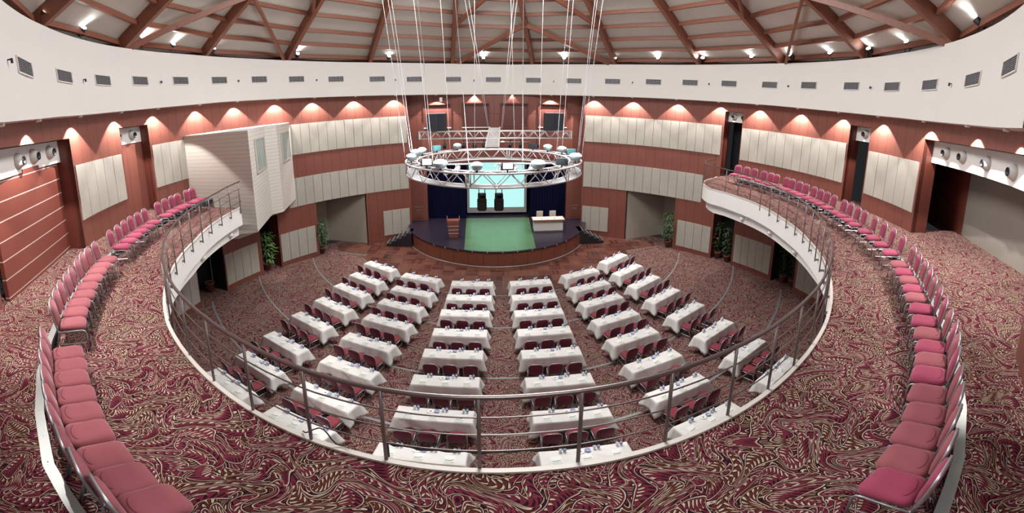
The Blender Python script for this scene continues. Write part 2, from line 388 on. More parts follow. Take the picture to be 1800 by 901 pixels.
def wall(name, a0, a1):
    b = MB(); ops = [q for q in UP + LO if q[1] > a0 and q[0] < a1]
    aa = sorted({a0, a1} | {x for q in ops for x in q[:2] if a0 < x < a1}); zz = sorted({0, ZT} | {x for q in ops for x in q[2:]})
    for i in range(len(aa) - 1):
        z = 0; run = None
        for j in range(len(zz) - 1):
            am, zm = (aa[i] + aa[i + 1]) / 2, (zz[j] + zz[j + 1]) / 2
            solid = not any(q[0] < am < q[1] and q[2] < zm < q[3] for q in ops)
            if solid and run is None: run = zz[j]
            if not solid and run is not None: arc_shell(b, aa[i], aa[i + 1], run, zz[j]); run = None
        if run is not None: arc_shell(b, aa[i], aa[i + 1], run, zz[-1])
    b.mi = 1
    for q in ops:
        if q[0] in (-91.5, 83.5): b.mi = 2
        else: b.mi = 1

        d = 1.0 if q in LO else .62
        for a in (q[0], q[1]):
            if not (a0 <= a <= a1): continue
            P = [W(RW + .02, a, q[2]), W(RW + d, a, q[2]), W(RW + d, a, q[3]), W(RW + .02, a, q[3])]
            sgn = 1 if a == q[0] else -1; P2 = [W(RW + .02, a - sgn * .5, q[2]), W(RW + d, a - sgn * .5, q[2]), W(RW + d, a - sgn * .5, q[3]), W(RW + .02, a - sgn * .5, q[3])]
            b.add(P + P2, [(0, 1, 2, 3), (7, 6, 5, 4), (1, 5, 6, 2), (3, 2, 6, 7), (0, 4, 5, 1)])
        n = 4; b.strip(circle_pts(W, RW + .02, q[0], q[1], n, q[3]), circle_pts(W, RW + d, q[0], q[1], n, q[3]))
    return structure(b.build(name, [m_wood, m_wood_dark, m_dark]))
w_left = wall('wall_left', -165, -90); w_bl = wall('wall_back_left', -90, -26); w_br = wall('wall_back_right', 25.2, 70.4); w_right = wall('wall_right', 70.4, 166)
def fabric(parent, a0, a1, z0, z1, n):
    for i in range(n):
        s0 = a0 + (a1 - a0) * i / n + .05; s1 = a0 + (a1 - a0) * (i + 1) / n - .05; b = MB()
        arc_shell(b, s0, s1, z0, z1, RW - .035, RW + .01, 1.3); b.build('fabric_panel', m_fab, parent)
fabric(w_left, -122.5, -108.9, 6.29, 7.95, 5); fabric(w_left, -99.9, -90, 6.29, 8.04, 4); fabric(w_left, -99.5, -91.8, .3, 2.0, 3)
fabric(w_bl, -62, -26.2, 6.35, 8.06, 14); fabric(w_bl, -62, -26.2, 3.36, 5.01, 14); fabric(w_bl, -82.8, -72.6, .3, 2.0, 4); fabric(w_bl, -65.5, -54.8, .3, 1.97, 4); fabric(w_bl, -34.2, -26.3, .36, 2.02, 3)
fabric(w_br, 25.3, 64.8, 6.35, 8.05, 16); fabric(w_br, 25.3, 60.5, 3.35, 5.01, 14); fabric(w_br, 25.3, 33.2, .36, 2.02, 3); fabric(w_br, 54.0, 64.2, .3, 1.97, 4)
fabric(w_right, 70.6, 101.0, 6.27, 8.04, 12); fabric(w_right, 107.6, 122.4, 6.13, 7.9, 5); fabric(w_right, 71.6, 82.9, .3, 1.97, 5); fabric(w_right, 91.3, 99, .3, 1.97, 3); fabric(w_right, 159.5, 165.5, 6.13, 7.9, 2)
# recess rooms behind the openings (walls standing back from the ring wall)
def back_arc(name, m_, r, a0, a1, z0, z1, hole=None):
    b = MB(); arc_shell(b, a0, a1, z0, z1, r, r + .12); return structure(b.build(name, m_))
def m_plank_():
    m = wall_wood('plank_veneer', (.185, .050, .036), (.155, .042, .03), None); t = NT(m); p = t.sep(t.pos())
    src = t.b.inputs['Base Color'].links[0].from_socket; ln = t.math('LESS_THAN', t.math('FRACT', t.math('DIVIDE', t.math('SUBTRACT', p[2], 5.92), .425)), .06)
    c = t.mix(ln, src, (.50, .42, .38)); t.color(c); return m
m_plank = m_plank_()
b = MB(); P0, P1 = W(RW + .62, -121.8, 0), W(RW + .62, -139.5, 0); b.bar((P0[0], P0[1], (ZB + 8.1) / 2), (P1[0], P1[1], (ZB + 8.1) / 2), .1, 8.3 - ZB); structure(b.build('wall_recess_left', m_plank))
back_arc('wall_recess_left', m_wood_plain, RW + .62, -158, -140.9, ZB - .1, 8.2); back_arc('wall_recess_left', m_wood_plain, RW + .62, -141, -139.4, 7.35, 8.2)
back_arc('wall_recess_left', m_wood, RW + .45, -109, -99.5, ZB - .1, 8.35)
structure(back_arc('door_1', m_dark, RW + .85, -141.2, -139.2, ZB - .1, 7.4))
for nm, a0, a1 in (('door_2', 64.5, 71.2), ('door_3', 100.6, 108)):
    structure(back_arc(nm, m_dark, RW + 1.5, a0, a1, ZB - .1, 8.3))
b = MB(); b.bar((13.6, 4.45, 6.8), (8.2, -.83, 6.8), .1, 3.3); structure(b.build('wall_recess_right', m_plaster('shaded_beige_wall', (.24, .22, .19))))  # beige darkened in the colour for the shade under the low bulkhead
b = MB(); b.bar((13.6, 4.45, 6.8), (15.9, 7.2, 6.8), .1, 3.3); b.bar((15.9, 7.2, 6.8), (13.0, 5.9, 6.8), .1, 3.3); structure(b.build('wall_recess_right', m_wood_dark))
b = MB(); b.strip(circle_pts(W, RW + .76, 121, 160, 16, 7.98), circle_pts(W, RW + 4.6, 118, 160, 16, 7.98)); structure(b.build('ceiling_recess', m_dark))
# bulkhead beams with air nozzles over the upper openings
def bulkhead(a0, a1, z0, z1, r=RW + .42):
    b = MB(); arc_shell(b, a0, a1, z0, z1, r, r + .35); return structure(b.build('trim_bulkhead', m_white))
bulkhead(-157, -122.2, 8.12, 8.76); bulkhead(-108.8, -99.7, 8.25, 8.88); bulkhead(64.8, 71, 8.3, 8.86); bulkhead(100.8, 107.8, 8.22, 8.84); bulkhead(122.2, 158.5, 7.95, 8.70)
def lowrecess(name, a0, a1, m_, d):
    b = MB(); arc_shell(b, a0 - 1, a1 + 1, 0, 3.4, RW + d, RW + d + .1); b.strip(circle_pts(W, RW, a0 - 1, a1 + 1, 5, 3.38), circle_pts(W, RW + d, a0 - 1, a1 + 1, 5, 3.38)); structure(b.build(name, m_))
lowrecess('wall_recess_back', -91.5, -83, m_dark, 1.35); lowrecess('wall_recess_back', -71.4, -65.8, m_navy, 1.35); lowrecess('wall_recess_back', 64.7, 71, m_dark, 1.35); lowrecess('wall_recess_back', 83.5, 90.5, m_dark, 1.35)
# large entrances: angled beige walls behind
for nm, pts in (('wall_entry_left', [(577, 425), (640, 424)]), ('wall_entry_right', [(1103, 421), (1172, 411)])):
    pass
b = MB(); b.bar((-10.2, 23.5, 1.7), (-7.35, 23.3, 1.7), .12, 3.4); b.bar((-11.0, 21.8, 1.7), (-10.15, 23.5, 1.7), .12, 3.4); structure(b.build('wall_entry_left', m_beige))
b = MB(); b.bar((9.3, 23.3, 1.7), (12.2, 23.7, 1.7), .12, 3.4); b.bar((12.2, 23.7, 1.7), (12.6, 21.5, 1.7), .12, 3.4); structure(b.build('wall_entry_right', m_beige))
for a0, a1 in ((-54.5, -38), (37.5, 54)):
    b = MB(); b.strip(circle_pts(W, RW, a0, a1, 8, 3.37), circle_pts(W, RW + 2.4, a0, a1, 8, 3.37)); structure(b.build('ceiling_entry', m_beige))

# --- balcony deck
EP = [(-88, 9.35), (-100, 9.17), (-113, 9.02), (-125, 9.12), (-136, 9.25), (-145, 9.32), (-160, 9.30), (-180, 9.26), (-195, 9.29), (-210, 9.30), (-223, 9.26), (-241, 9.26), (-249, 9.35), (-257, 9.45), (-265, 9.66), (-272, 9.80), (-278, 9.87), (-283, 9.95)]
RP = [(-88, 9.27), (-100, 8.99), (-112, 8.89), (-125, 9.03), (-141, 9.2), (-151, 9.26), (-168, 9.27), (-180, 9.19), (-195, 9.24), (-205, 9.23), (-214, 9.18), (-229, 9.1), (-238, 9.13), (-247, 9.22), (-256, 9.3), (-265, 9.58), (-272, 9.79), (-278, 9.87), (-283, 9.95)]
def prof(P, a): return float(np.interp(-a, [-x for x, _ in P], [r for _, r in P]))
def edge(a, off=0, z=ZB): return B(prof(EP, a) + off, a, z)
def rail(a, off=0, z=ZB): return B(prof(RP, a) + off, a, z)
AE = [-88 - 195 * i / 100 for i in range(101)]
def endcap(r0, z, off=0):          # rounded right-hand end of the balcony towards the wall
    P = [(9.95, 14.75), (10.05, 15.35), (10.25, 15.9), (10.6, 16.4), (11.1, 16.85), (11.7, 17.2), (12.2, 17.6)]
    out = []
    for i, p in enumerate(P):
        a = Vector(P[max(i - 1, 0)]); c = Vector(P[min(i + 1, len(P) - 1)]); t = (c - a).normalized(); nrm = Vector((t.y, -t.x)); out.append((p[0] + nrm.x * off, p[1] + nrm.y * off, z))
    return out
def edge_row(off, z): return [edge(a, off, z) for a in AE] + endcap(0, z, off)
print('edge end', edge(-283), 'cap', endcap(0, ZB)[0])
def outer_pt(p):                   # matching point on the wall side
    v = Vector((p[0] - WX, p[1] - WY)); ph = math.degrees(math.atan2(v.x, v.y)); r = RW + .1
    if ph > 157 or ph < -157: r = RW + 3.2
    elif ph > 122 or ph < -122: r = RW + 3.1 if ph > 0 else RW + .9
    elif -108.5 < ph < -100 or 65 < ph < 70.6 or 101 < ph < 107.4: r = RW + 1.5
    return W(r, ph, p[2])
top = edge_row(0, ZB); bot = edge_row(.0, 4.15)
b = MB(); b.strip([outer_pt(p) for p in top], top); structure(b.build('floor_balcony', m_carpet))
b = MB()                           # white parapet face, set-back lower beam and soffit
e0, e1, e2, e3, e4 = edge_row(-.02, ZB - .01), edge_row(-.02, 4.55), edge_row(.22, 4.5), edge_row(.22, 4.1), edge_row(.9, 4.1)
b.strip(e1, e0, smooth=True); b.strip(e2, e1); b.strip(e3, e2, smooth=True); b.strip(e4, e3)
structure(b.build('wall_parapet', m_white))
b = MB(); s0 = edge_row(.9, 4.35); s4 = edge_row(.9, 4.1); b.strip(s0, s4); b.strip([outer_pt(p) for p in s0], s0, flip=True); structure(b.build('ceiling_under_balcony', m_white))
b = MB(); k0 = edge_row(-.03, ZB + .03); k1 = edge_row(.03, ZB + .03); k2 = edge_row(-.03, ZB - .03); k3 = edge_row(.03, ZB)
b.strip(k1, k0); b.strip(k0, k2); b.strip(k3, k1); structure(b.build('trim_deck_edge', mat('deck_edge_paint', (.58, .54, .50), .5, .1)))
# raised outer tier with riser and aluminium nosing
CL = [(-180, 12.1), (-166, 12.14), (-160.6, 12.24), (-152, 12.2), (-147.3, 12.12), (-139.5, 12.0), (-131.3, 11.84), (-126, 11.71), (-118.8, 11.63), (-109.4, 11.53), (-97, 11.5), (-89, 11.5)]
CR = [(74, 11.5), (80, 11.45), (88, 11.3), (99, 11.1), (110, 10.98), (120, 11.0), (126.8, 11.04), (133.5, 11.2), (141.5, 11.34), (151, 11.54), (160, 11.8), (166, 11.97), (173.7, 12.14), (180, 12.1)]
def chair_r(ph):
    return float(np.interp(ph, [x for x, _ in CL], [r for _, r in CL])) if ph < 0 else float(np.interp(ph, [x for x, _ in CR], [r for _, r in CR]))
HT = .19
def step_pt(ph, off, z): return W(chair_r(ph) + .36 + off, ph, z)
for nm, a0, a1 in (('left', -179, -90.2), ('right', 74.5, 179)):
    n = int(abs(a1 - a0) / 4.4); A = [a0 + (a1 - a0) * i / n for i in range(n + 1)]
    fine = [a0 + (a1 - a0) * i / 90 for i in range(91)]
    b = MB(); o_ = []
    for a in fine:
        p = step_pt(a, 0, ZB + HT); q = outer_pt(p); o_.append(q)
    inn = [step_pt(a, 0, ZB + HT) for a in fine]
    if nm == 'left': b.strip(inn, o_, flip=True)
    else: b.strip(inn, o_, flip=True)
    structure(b.build('floor_tier_' + nm, m_carpet))
    b = MB(); b.strip([step_pt(a, 0, ZB) for a in fine], [step_pt(a, 0, ZB + HT) for a in fine]); structure(b.build('trim_riser_' + nm, mat('riser_shaded', (.03, .03, .05), .7)))  # near-black navy stands in for the shadow behind the chair legs
    b = MB()
    for i in range(n):
        x0, x1 = step_pt(A[i], -.02, ZB + HT), step_pt(A[i + 1], -.02, ZB + HT); y0, y1 = step_pt(A[i], .085, ZB + HT), step_pt(A[i + 1], .085, ZB + HT)
        up_ = lambda p, d: (p[0], p[1], p[2] + d)
        b.add([up_(x0, .012), up_(x1, .012), up_(y1, .012), up_(y0, .012), up_(x0, -.05), up_(x1, -.05)], [(0, 1, 2, 3), (4, 5, 1, 0)])
        for t_ in (.04, .5): 
            c0 = Vector(up_(x0, .014)).lerp(Vector(up_(y0, .014)), .5); c1 = Vector(up_(x1, .014)).lerp(Vector(up_(y1, .014)), .5); c_ = c0.lerp(c1, t_); b.lathe([(.007, 0), (.005, .003), (0, .003)], c_, 6)
    structure(b.build('trim_nosing_' + nm, m_nosing))
# closing walls behind the camera
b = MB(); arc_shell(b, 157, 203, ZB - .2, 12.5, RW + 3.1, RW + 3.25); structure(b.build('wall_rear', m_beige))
b = MB(); b.strip(circle_pts(W, RW - .6, 157, 203, 20, 12.3), circle_pts(W, RW + 3.3, 157, 203, 20, 12.3)); structure(b.build('ceiling_rear', m_white))

# --- ring fascia, soffit
FA = [-160, -138, -126, -115, -104, -92, -80, -69, -58, -47, -35, -24, -12, 10, 22, 33, 45, 56, 67, 79, 90, 103, 115, 126, 139, 160]
FV = [10.34, 10.38, 10.47, 10.52, 10.59, 10.63, 10.63, 10.62, 10.57, 10.5, 10.43, 10.36, 10.31, 10.25, 10.25, 10.28, 10.34, 10.39, 10.43, 10.46, 10.51, 10.52, 10.48, 10.46, 10.41, 10.38]
TA = [-160, -142, -130, -118, -106, -89, -69, -45, -12, 4, 53, 77, 96, 114, 126, 139, 147, 160]; TV = [11.66, 11.68, 11.77, 11.8, 11.83, 11.84, 11.71, 11.5, 11.32, 11.26, 11.43, 11.58, 11.66, 11.75, 11.76, 11.73, 11.7, 11.7]
BA = [-160, -150, -140, -130, -113, -100, -79, -62, -45, -12, 20, 52, 79, 98, 117, 139, 148, 153, 160]; BV = [9.1, 9.13, 9.25, 9.35, 9.45, 9.51, 9.58, 9.54, 9.46, 9.33, 9.31, 9.37, 9.41, 9.38, 9.34, 9.24, 9.18, 9.15, 9.1]
RFA = RW - .5
FAA = [-158 + 316 * i / 158 for i in range(159)]
zt = lambda a: float(np.interp(a, TA, TV)); zv = lambda a: float(np.interp(a, FA, FV)); zb = lambda a: float(np.interp(a, BA, BV))
b = MB(); q = [[W(r, a, z(a)) for a in FAA] for r, z in ((RFA, zb), (RFA, zt), (RFA + .16, zt), (RFA + .16, zb))]
b.strip(q[0], q[1], smooth=True); b.strip(q[1], q[2]); b.strip(q[2], q[3], smooth=True)
structure(b.build('wall_fascia', m_white))
b = MB(); b.strip(q[0], [W(RW + (.2 if abs(a) > 27 else .9), a, zb(a)) for a in FAA], flip=True); structure(b.build('ceiling_soffit', m_white))
# the void between fascia and roof (dark plate band behind the lamps)
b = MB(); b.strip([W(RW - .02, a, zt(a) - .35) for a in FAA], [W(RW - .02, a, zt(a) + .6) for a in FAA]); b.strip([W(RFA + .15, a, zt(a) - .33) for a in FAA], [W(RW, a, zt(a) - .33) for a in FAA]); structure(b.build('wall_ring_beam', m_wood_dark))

# --- timber roof: rafters, purlins, braces, boards
APEX = Vector((-.2, 12.6, 19.4)); RA = [-152.5, -129.1, -105.9, -82.7, -59.3, -36.0, -12.6, 10.1, 33.5, 57.4, 80.8, 104.4, 129.5, 152.5, 176, 201]
FEET = [Vector(W(RW + .08, a, zt(max(-158, min(158, a))) - .02 if abs(a) < 158 else 11.7)) for a in RA]
TOPR = .9
def on_beam(i, s): f = FEET[i % 16]; d = APEX - f; return f + d * (s / d.length)
root = empty('timber_roof_frame', (0, 0, 0), 0, 'exposed reddish timber roof frame of rafters, purlins and braces over the hall', 'roof frame')
for i in range(16):
    L = (APEX - FEET[i]).length; b = MB(); b.bar(on_beam(i, -.35), on_beam(i, L - TOPR), .21, .52); b.build('rafter', m_timber, root, .012)
PL = [.32, 1.35, 2.4, 3.55, 4.7, 5.85, 7.0, 8.2, 9.4, 10.6]
for j, s in enumerate(PL):
    for i in range(16):
        if 13 <= i and j > 3: continue
        a, c = on_beam(i, s), on_beam((i + 1) % 16, s); b = MB(); off = Vector((0, 0, .14)); b.bar(a + off, c + off, .11, .2)
        if j < 6: b.build('purlin', m_timber, root)
        else:
            if j == 6 and i == 0: rest = MB()
            rest.bar(a + off, c + off, .11, .2)
o = rest.build('purlin', m_timber, root); o['kind'] = 'stuff'
for i in range(16):
    pass
for feet, apx in (((1, 3), 2), ((5, 7), 6), ((9, 11), 10), ((13, 15), 14)):
    # apex node index is one rafter after the listed pair start
    pass
idx = {a: k for k, a in enumerate(RA)}
def brace(i, s0, j, s1):
    b = MB(); d = Vector((0, 0, -.18)); b.bar(on_beam(i, s0) + d, on_beam(j, s1) + d, .12, .24); b.build('brace', m_timber, root, .008)
for mid in (3, 7, 11):
    for sd in (-1, 1):
        brace(mid + sd, .15, mid, 4.3); brace(mid + sd, 4.0, mid, 8.2); brace(mid + sd * 2, .1, mid + sd, 4.6) if False else None
# roof boarding
b = MB(); offz = Vector((0, 0, .27))
for i in range(16):
    a, c = on_beam(i, -.9) + offz, on_beam((i + 1) % 16, -.9) + offz; d, e = on_beam((i + 1) % 16, 13.5) + offz, on_beam(i, 13.5) + offz
    n = 1; b.add([a, c, d, e], [(0, 3, 2, 1)]); b.add([d, e, APEX + offz], [(0, 1, 2)])
    th = Vector((0, 0, .1)); b.add([a + th, c + th, d + th, e + th], [(0, 1, 2, 3)])
structure(b.build('ceiling', m_roof))

# --- control booth
BO = [(-12.07, 12.8), (-8.65, 12.85), (-9.62, 15.7), (-9.3, 16.25), (-10.25, 19.45)]
ZBT = 8.2; zbot = [4.05, 4.05, 3.98, 3.98, 3.85]
BI = [(-12.3, 12.8), (-10.2, 13.6), (-11.1, 16.0), (-11.0, 16.4), (-11.3, 18.9)]
b = MB(); A = [(x, y, ZBT) for x, y in BO]; Bq = [(x, y, z) for (x, y), z in zip(BO, zbot)]; Cq = [(x, y, 3.36) for x, y in BI]
b.strip(Bq, A); b.mi = 1; b.strip(Cq, Bq); b.add(A + [(-12.6, 19.5, ZBT), (-12.9, 12.9, ZBT)], [(0, 1, 2, 3, 4, 5, 6)]); b.add(Cq + [(-12.6, 19.0, 3.36)], [(5, 4, 3, 2, 1, 0)])
booth = structure(b.build('wall_booth', [m_siding, m_white]))
def booth_window(nm, i, u0, u1, z0, z1):
    a, c = Vector((*BO[i], 0)), Vector((*BO[i + 1], 0)); t = (c - a); nrm = Vector((t.y, -t.x, 0)).normalized()
    if nrm.x < 0: nrm = -nrm
    p = lambda u, z, d: a + t * u + nrm * d + Vector((0, 0, z))
    b = MB()
    for q0, q1 in (((u0, z0), (u1, z0)), ((u1, z0), (u1, z1)), ((u1, z1), (u0, z1)), ((u0, z1), (u0, z0))): b.bar(p(*q0, .02), p(*q1, .02), .07, .07)
    fr = structure(b.build(nm, mat('window_frame', (.5, .45, .4), .5)))
    b = MB(); K = 14; row = [p(u0 + (u1 - u0) * k / K, z0, .008 + .012 * (k % 2)) for k in range(K + 1)]; b.strip(row, [v + Vector((0, 0, z1 - z0)) for v in row]); b.build('curtain', mat('pale_curtain', (.33, .36, .34), .8), fr)
    b = MB(); b.add([p(u0, z0, .03), p(u1, z0, .03), p(u1, z1, .03), p(u0, z1, .03)], [(0, 1, 2, 3)]); g = mat('window_glass', (.6, .7, .7), .05); g.node_tree.nodes['Principled BSDF'].inputs['Alpha'].default_value = .25; b.build('pane', g, fr)
    b = MB(); b.bar(p((u0 + u1) / 2, z0, .035), p((u0 + u1) / 2, z1, .035), .03, .03); b.build('mullion', mat('window_mullion', (.55, .5, .45), .5), fr)
booth_window('window_1', 1, .28, .86, 6.35, 7.75); booth_window('window_2', 3, .25, .82, 6.3, 7.75)

# --- stage front wall (flat, with blinds) and stage house
YS = 25.62; KX = 26.0 / 25.1; zs = lambda z: ZF + (z - ZF) * KX
b = MB()
WIN = [(-3.74, -1.99), (-1.25, .50), (1.20, 3.01), (3.71, 5.56)]; z0w, z1w = 7.15, 8.74
def wallrect(x0, x1, z0, z1): b.box(((x0 + x1) / 2, YS + .15, (z0 + z1) / 2), (x1 - x0, .3, z1 - z0))
xs = [-4.95] + [x for p in WIN for x in p] + [7.05]
for i in range(0, len(xs), 2): wallrect(xs[i], xs[i + 1], 5.15, ZT)
for x0, x1 in WIN: wallrect(x0, x1, 5.15, z0w); wallrect(x0, x1, z1w, ZT)
b.mi = 1; b.box((-4.31, YS + .15, 3.55), (1.24, .3, 3.2)); b.box((6.38, YS + .15, 3.55), (1.34, .3, 3.2))
b.mi = 2; b.box((-4.31, YS + .15, 1.42), (1.24, .32, 1.05)); b.box((6.38, YS + .15, 1.42), (1.34, .32, 1.05)); b.box((1.0, YS + .5, 5.0), (11.8, .9, .3))
structure(b.build('wall_stage', [m_wood_x, m_wood_flute, m_wood_plain]))
m_blind = wall_wood('blind_slats', (.17, .052, .042), (.13, .04, .032), None)
for k, (x0, x1) in enumerate(WIN):
    b = MB()
    for q0, q1 in (((x0, z0w), (x1, z0w)), ((x1, z0w), (x1, z1w)), ((x1, z1w), (x0, z1w)), ((x0, z1w), (x0, z0w))): b.bar((q0[0], YS - .02, q0[1]), (q1[0], YS - .02, q1[1]), .1, .1)
    f = structure(b.build('window_%d' % (k + 3), m_wood_dark, bevel=.005))
    b = MB(); nn = 14
    for j in range(nn): b.box(((x0 + x1) / 2, YS + .16, z0w + .06 + (z1w - z0w - .08) * (j + .5) / nn), (x1 - x0 - .06, .03, (z1w - z0w) / nn * .92))
    b.build('blind', m_blind, f)
    if k != 2: b = MB(); b.box(((x0 + x1) / 2, YS - .06, z0w + .03), (x1 - x0 + .04, .1, .06)); b.build('sill', m_white, f)
# wall lectern-like inset panels on the wings: raised frames with light edges
for k, xc in enumerate((-4.28, 6.3)):
    b = MB()
    for zz, ww in ((1.85, .62), (1.62, .38)): b.box((xc, YS - .02, zz), (ww, .03, .03))
    f = structure(b.build('trim_inset', m_nosing)); b = MB()
    for zz, ww in ((1.22, .38), (1.05, .62)): b.box((xc, YS - .02, zz), (ww, .03, .025))
    b.build('groove', m_wood_dark, f)
# side closure between ring wall and stage wall
for s_, a in ((-1, -26), (1, 25.2)):
    p = W(RW, a, 0); b = MB(); b.bar((p[0], p[1], ZT / 2), (-4.92 if s_ < 0 else 7.02, YS + .05, ZT / 2), .12, ZT); structure(b.build('wall_stage_return', m_wood_plain))
# stage platform
RS = 5.85
arc = [S(RS, a, 0)[:2] for a in np.linspace(244, 116, 40)]
pl = arc + [(7.0, 24.9), (7.0, 29.3), (-4.95, 29.3), (-4.95, 24.9)]
b = MB(); b.prism(pl, .0, HS - .06); structure(b.build('stage_base', m_wood_front)).name = 'floor_stage_base'
arc2 = [S(RS + .04, a, 0)[:2] for a in np.linspace(244, 116, 40)]
pl2 = arc2 + [(7.0, 24.9), (7.0, 29.3), (-4.95, 29.3), (-4.95, 24.9)]
b = MB(); b.prism(pl2, HS - .06, HS); structure(b.build('floor_stage', m_navy_floor))
b = MB(); b.tube([S(RS + .07, a, .03) for a in np.linspace(244, 116, 60)], .03, 6); structure(b.build('trim_stage_foot', m_nosing))
def m_green_():
    m = mat('green_dance_mat', (.30, .40, .28), .35); t = NT(m); p = t.sep(t.pos())
    l1 = t.math('LESS_THAN', t.math('ABSOLUTE', t.math('SUBTRACT', t.math('FRACT', t.math('DIVIDE', p[0], 1.25)), .5)), .008); l2 = t.math('LESS_THAN', t.math('ABSOLUTE', t.math('SUBTRACT', t.math('FRACT', t.math('DIVIDE', p[1], 1.6)), .5)), .006)
    n = t.noise(t.pos(), 1.5, 4); c = t.mix(n, (.055, .12, .055), (.085, .165, .08)); t.color(t.mix(t.math('MAXIMUM', l1, l2), c, (.12, .18, .1))); return m
b = MB(); b.prism([S(RS - .05, a, 0)[:2] for a in np.linspace(199, 160, 14)] + [(3.2, 26.1), (-1.1, 26.1)], HS, HS + .006); structure(b.build('floor_stage_mat', m_green_()))
b = MB(); b.box((1.0, 29.4, 3.2), (12.2, .1, 6.5)); b.box((-5.05, 27.7, 3.2), (.1, 3.4, 6.5)); b.box((7.1, 27.7, 3.2), (.1, 3.4, 6.5)); b.box((1.0, 27.8, 5.4), (12.2, 3.1, .1)); structure(b.build('wall_stage_house', m_dark))
# small lamps along the stage front edge
lamp0 = None
for k, a in enumerate(np.linspace(218, 139, 11)):
    p = S(RS + .07, a, HS - .03); b = MB()
    b.box((0, 0, 0), (.05, .04, .07))
    if lamp0 is None: lamp0 = b.build('edge_light', m_nosing, loc=p); tag(lamp0, 'tiny metal light on the front edge of the curved stage', 'stage light', 'tiny lights on the stage edge')
    else: dup(lamp0, p, 0, 'tiny metal light on the front edge of the curved stage')
def steps(name, x0, x1, sgn, lab):
    # five treads rising towards the stage
    root = empty(name, (x0, 23.0, 0), 0, lab, 'steps', 'black steps up to the stage')
    for k in range(5):
        b = MB(); h = HS * (k + 1) / 5; wd = (x1 - x0) / 5
        b.box((wd * (k + .5), .25, h / 2), (abs(wd) * .98, 1.0, h)); b.build('tread', m_black, root, .01)
        b = MB(); b.box((wd * (k + .08), .25, h + .004), (.03, .96, .012)); b.build('step_nosing', mat('step_nosing_grey', (.25, .25, .28), .3), root)
steps('stage_steps', -5.95, -4.35, 1, 'black five-tread steps on the left side of the stage beside the grey wall panels')
steps('stage_steps', 7.6, 5.95, -1, 'black five-tread steps on the right side of the stage behind the white desk')
# curtains
def curtain(x0, x1, y, z0, z1, lab):
    b = MB(); n = int((x1 - x0) / .04); row = [(x0 + (x1 - x0) * i / n, y + .06 * sin(i * 1.35) + .02 * sin(i * .37), z0) for i in range(n + 1)]
    b.strip(row, [(x, yy, z1) for x, yy, _ in row], smooth=True); b.strip([(x, yy + .03, z0) for x, yy, _ in row], [(x, yy + .03, z1) for x, yy, _ in row], smooth=True); o = b.build('stage_curtain', m_navy); return tag(o, lab, 'curtain', 'navy stage curtains')
curtain(-3.72, -1.12, 26.1, HS, 5.1, 'dark navy pleated stage curtain hanging behind the wooden lectern')
curtain(3.28, 5.78, 26.1, HS, 5.1, 'dark navy pleated stage curtain hanging behind the white desk')
curtain(-2.2, 4.4, 28.6, HS, 5.3, 'dark navy backdrop curtain behind the projection screen')
# screen
scr = empty('projection_screen', (1.03, 27, HS), 0, 'pale aqua lit projection screen with a grey border at the back of the stage', 'screen')
b = MB(); b.box((0, 0, 2.3), (4.2, .06, 4.3)); m_sb = mat('screen_border', (.34, .33, .33), .7); b.build('border', m_sb, scr)
b = MB(); b.box((0, -.035, 2.42), (3.85, .02, 3.75)); b.build('screen_surface', mat('projected_aqua', (.06, .1, .1), .8, emit=(.50, .93, .90), es=.98), scr)
for xx in (-1.9, 1.9): b = MB(); b.box((xx, .0, .05), (.06, .5, .1)); b.build('foot', m_black, scr)

# ================================================================== OBJECTS
# --- railing
rr = empty('balcony_railing', (0, 0, ZB), 0, 'curved satin metal guard rail with four bars along the balcony edge', 'railing')
def rail_row(z, off=0, right=0): return [rail(a, off, z) for a in AE] + [q for q in endcap(0, z, .02)[:6]]
HR = 1.05
b = MB(); b.tube(rail_row(HR), .026, 8); b.build('handrail', m_rail, rr)
for z in (.78, .53, .28): b = MB(); b.tube(rail_row(z, -.01), .0095, 6); b.build('horizontal_bar', m_rail, rr)
PA = [-88.6, -93.6, -99.2, -105, -110.8, -116.3, -121.6, -127, -132.2, -137.4, -142.5, -147.5, -152.5, -157.4, -162.4, -167.4, -172, -176.8, -181.8, -186.9, -191.8, -196.3, -200.6, -205, -209.7] + [-214.6 - 4.85 * i for i in range(15)]
for a in PA:
    p = Vector(rail(a, .02, 0)); e = Vector(edge(a, 0, 0)); outw = (Vector((p.x - BX, p.y - BY, 0))).normalized()
    b = MB(); tg = Vector((-outw.y, outw.x, 0))
    b.tube([p + Vector((0, 0, -.2)), p + Vector((0, 0, HR))], .0175, 6)
    b.bar(p + Vector((0, 0, -.15)), p + outw * .12 + Vector((0, 0, -.15)), .035, .05)
    b.build('post', m_steel, rr)
for q in (endcap(0, 0, .0)[2], endcap(0, 0, 0)[5]):
    b = MB(); b.bar((q[0], q[1], -.15), (q[0], q[1], HR - .02), .03, .03); b.build('post', m_steel, rr)
b = MB(); P_ = [rail(-172.0, -.03, ZB + z) for z in (.02, .12, .2, .27)] + [rail(-172.0 - i * .45, -.01 + .012 * sin(i * 1.9), ZB + .262 + .006 * sin(i)) for i in range(1, 27)]; b.tube(P_, .014, 5); o = b.build('power_cable', m_black); tag(o, 'black cable tied along the lowest bar of the balcony railing', 'cable')
b = MB(); P_ = [rail(-166.6 - i * .3, -.02 + .02 * sin(i), ZB + .05 + .16 * sin(i * .35) ** 2) for i in range(12)]; b.tube(P_, .008, 5); o = b.build('power_cable', m_black); tag(o, 'short black cable loop at the foot of a railing post, left of centre', 'cable')
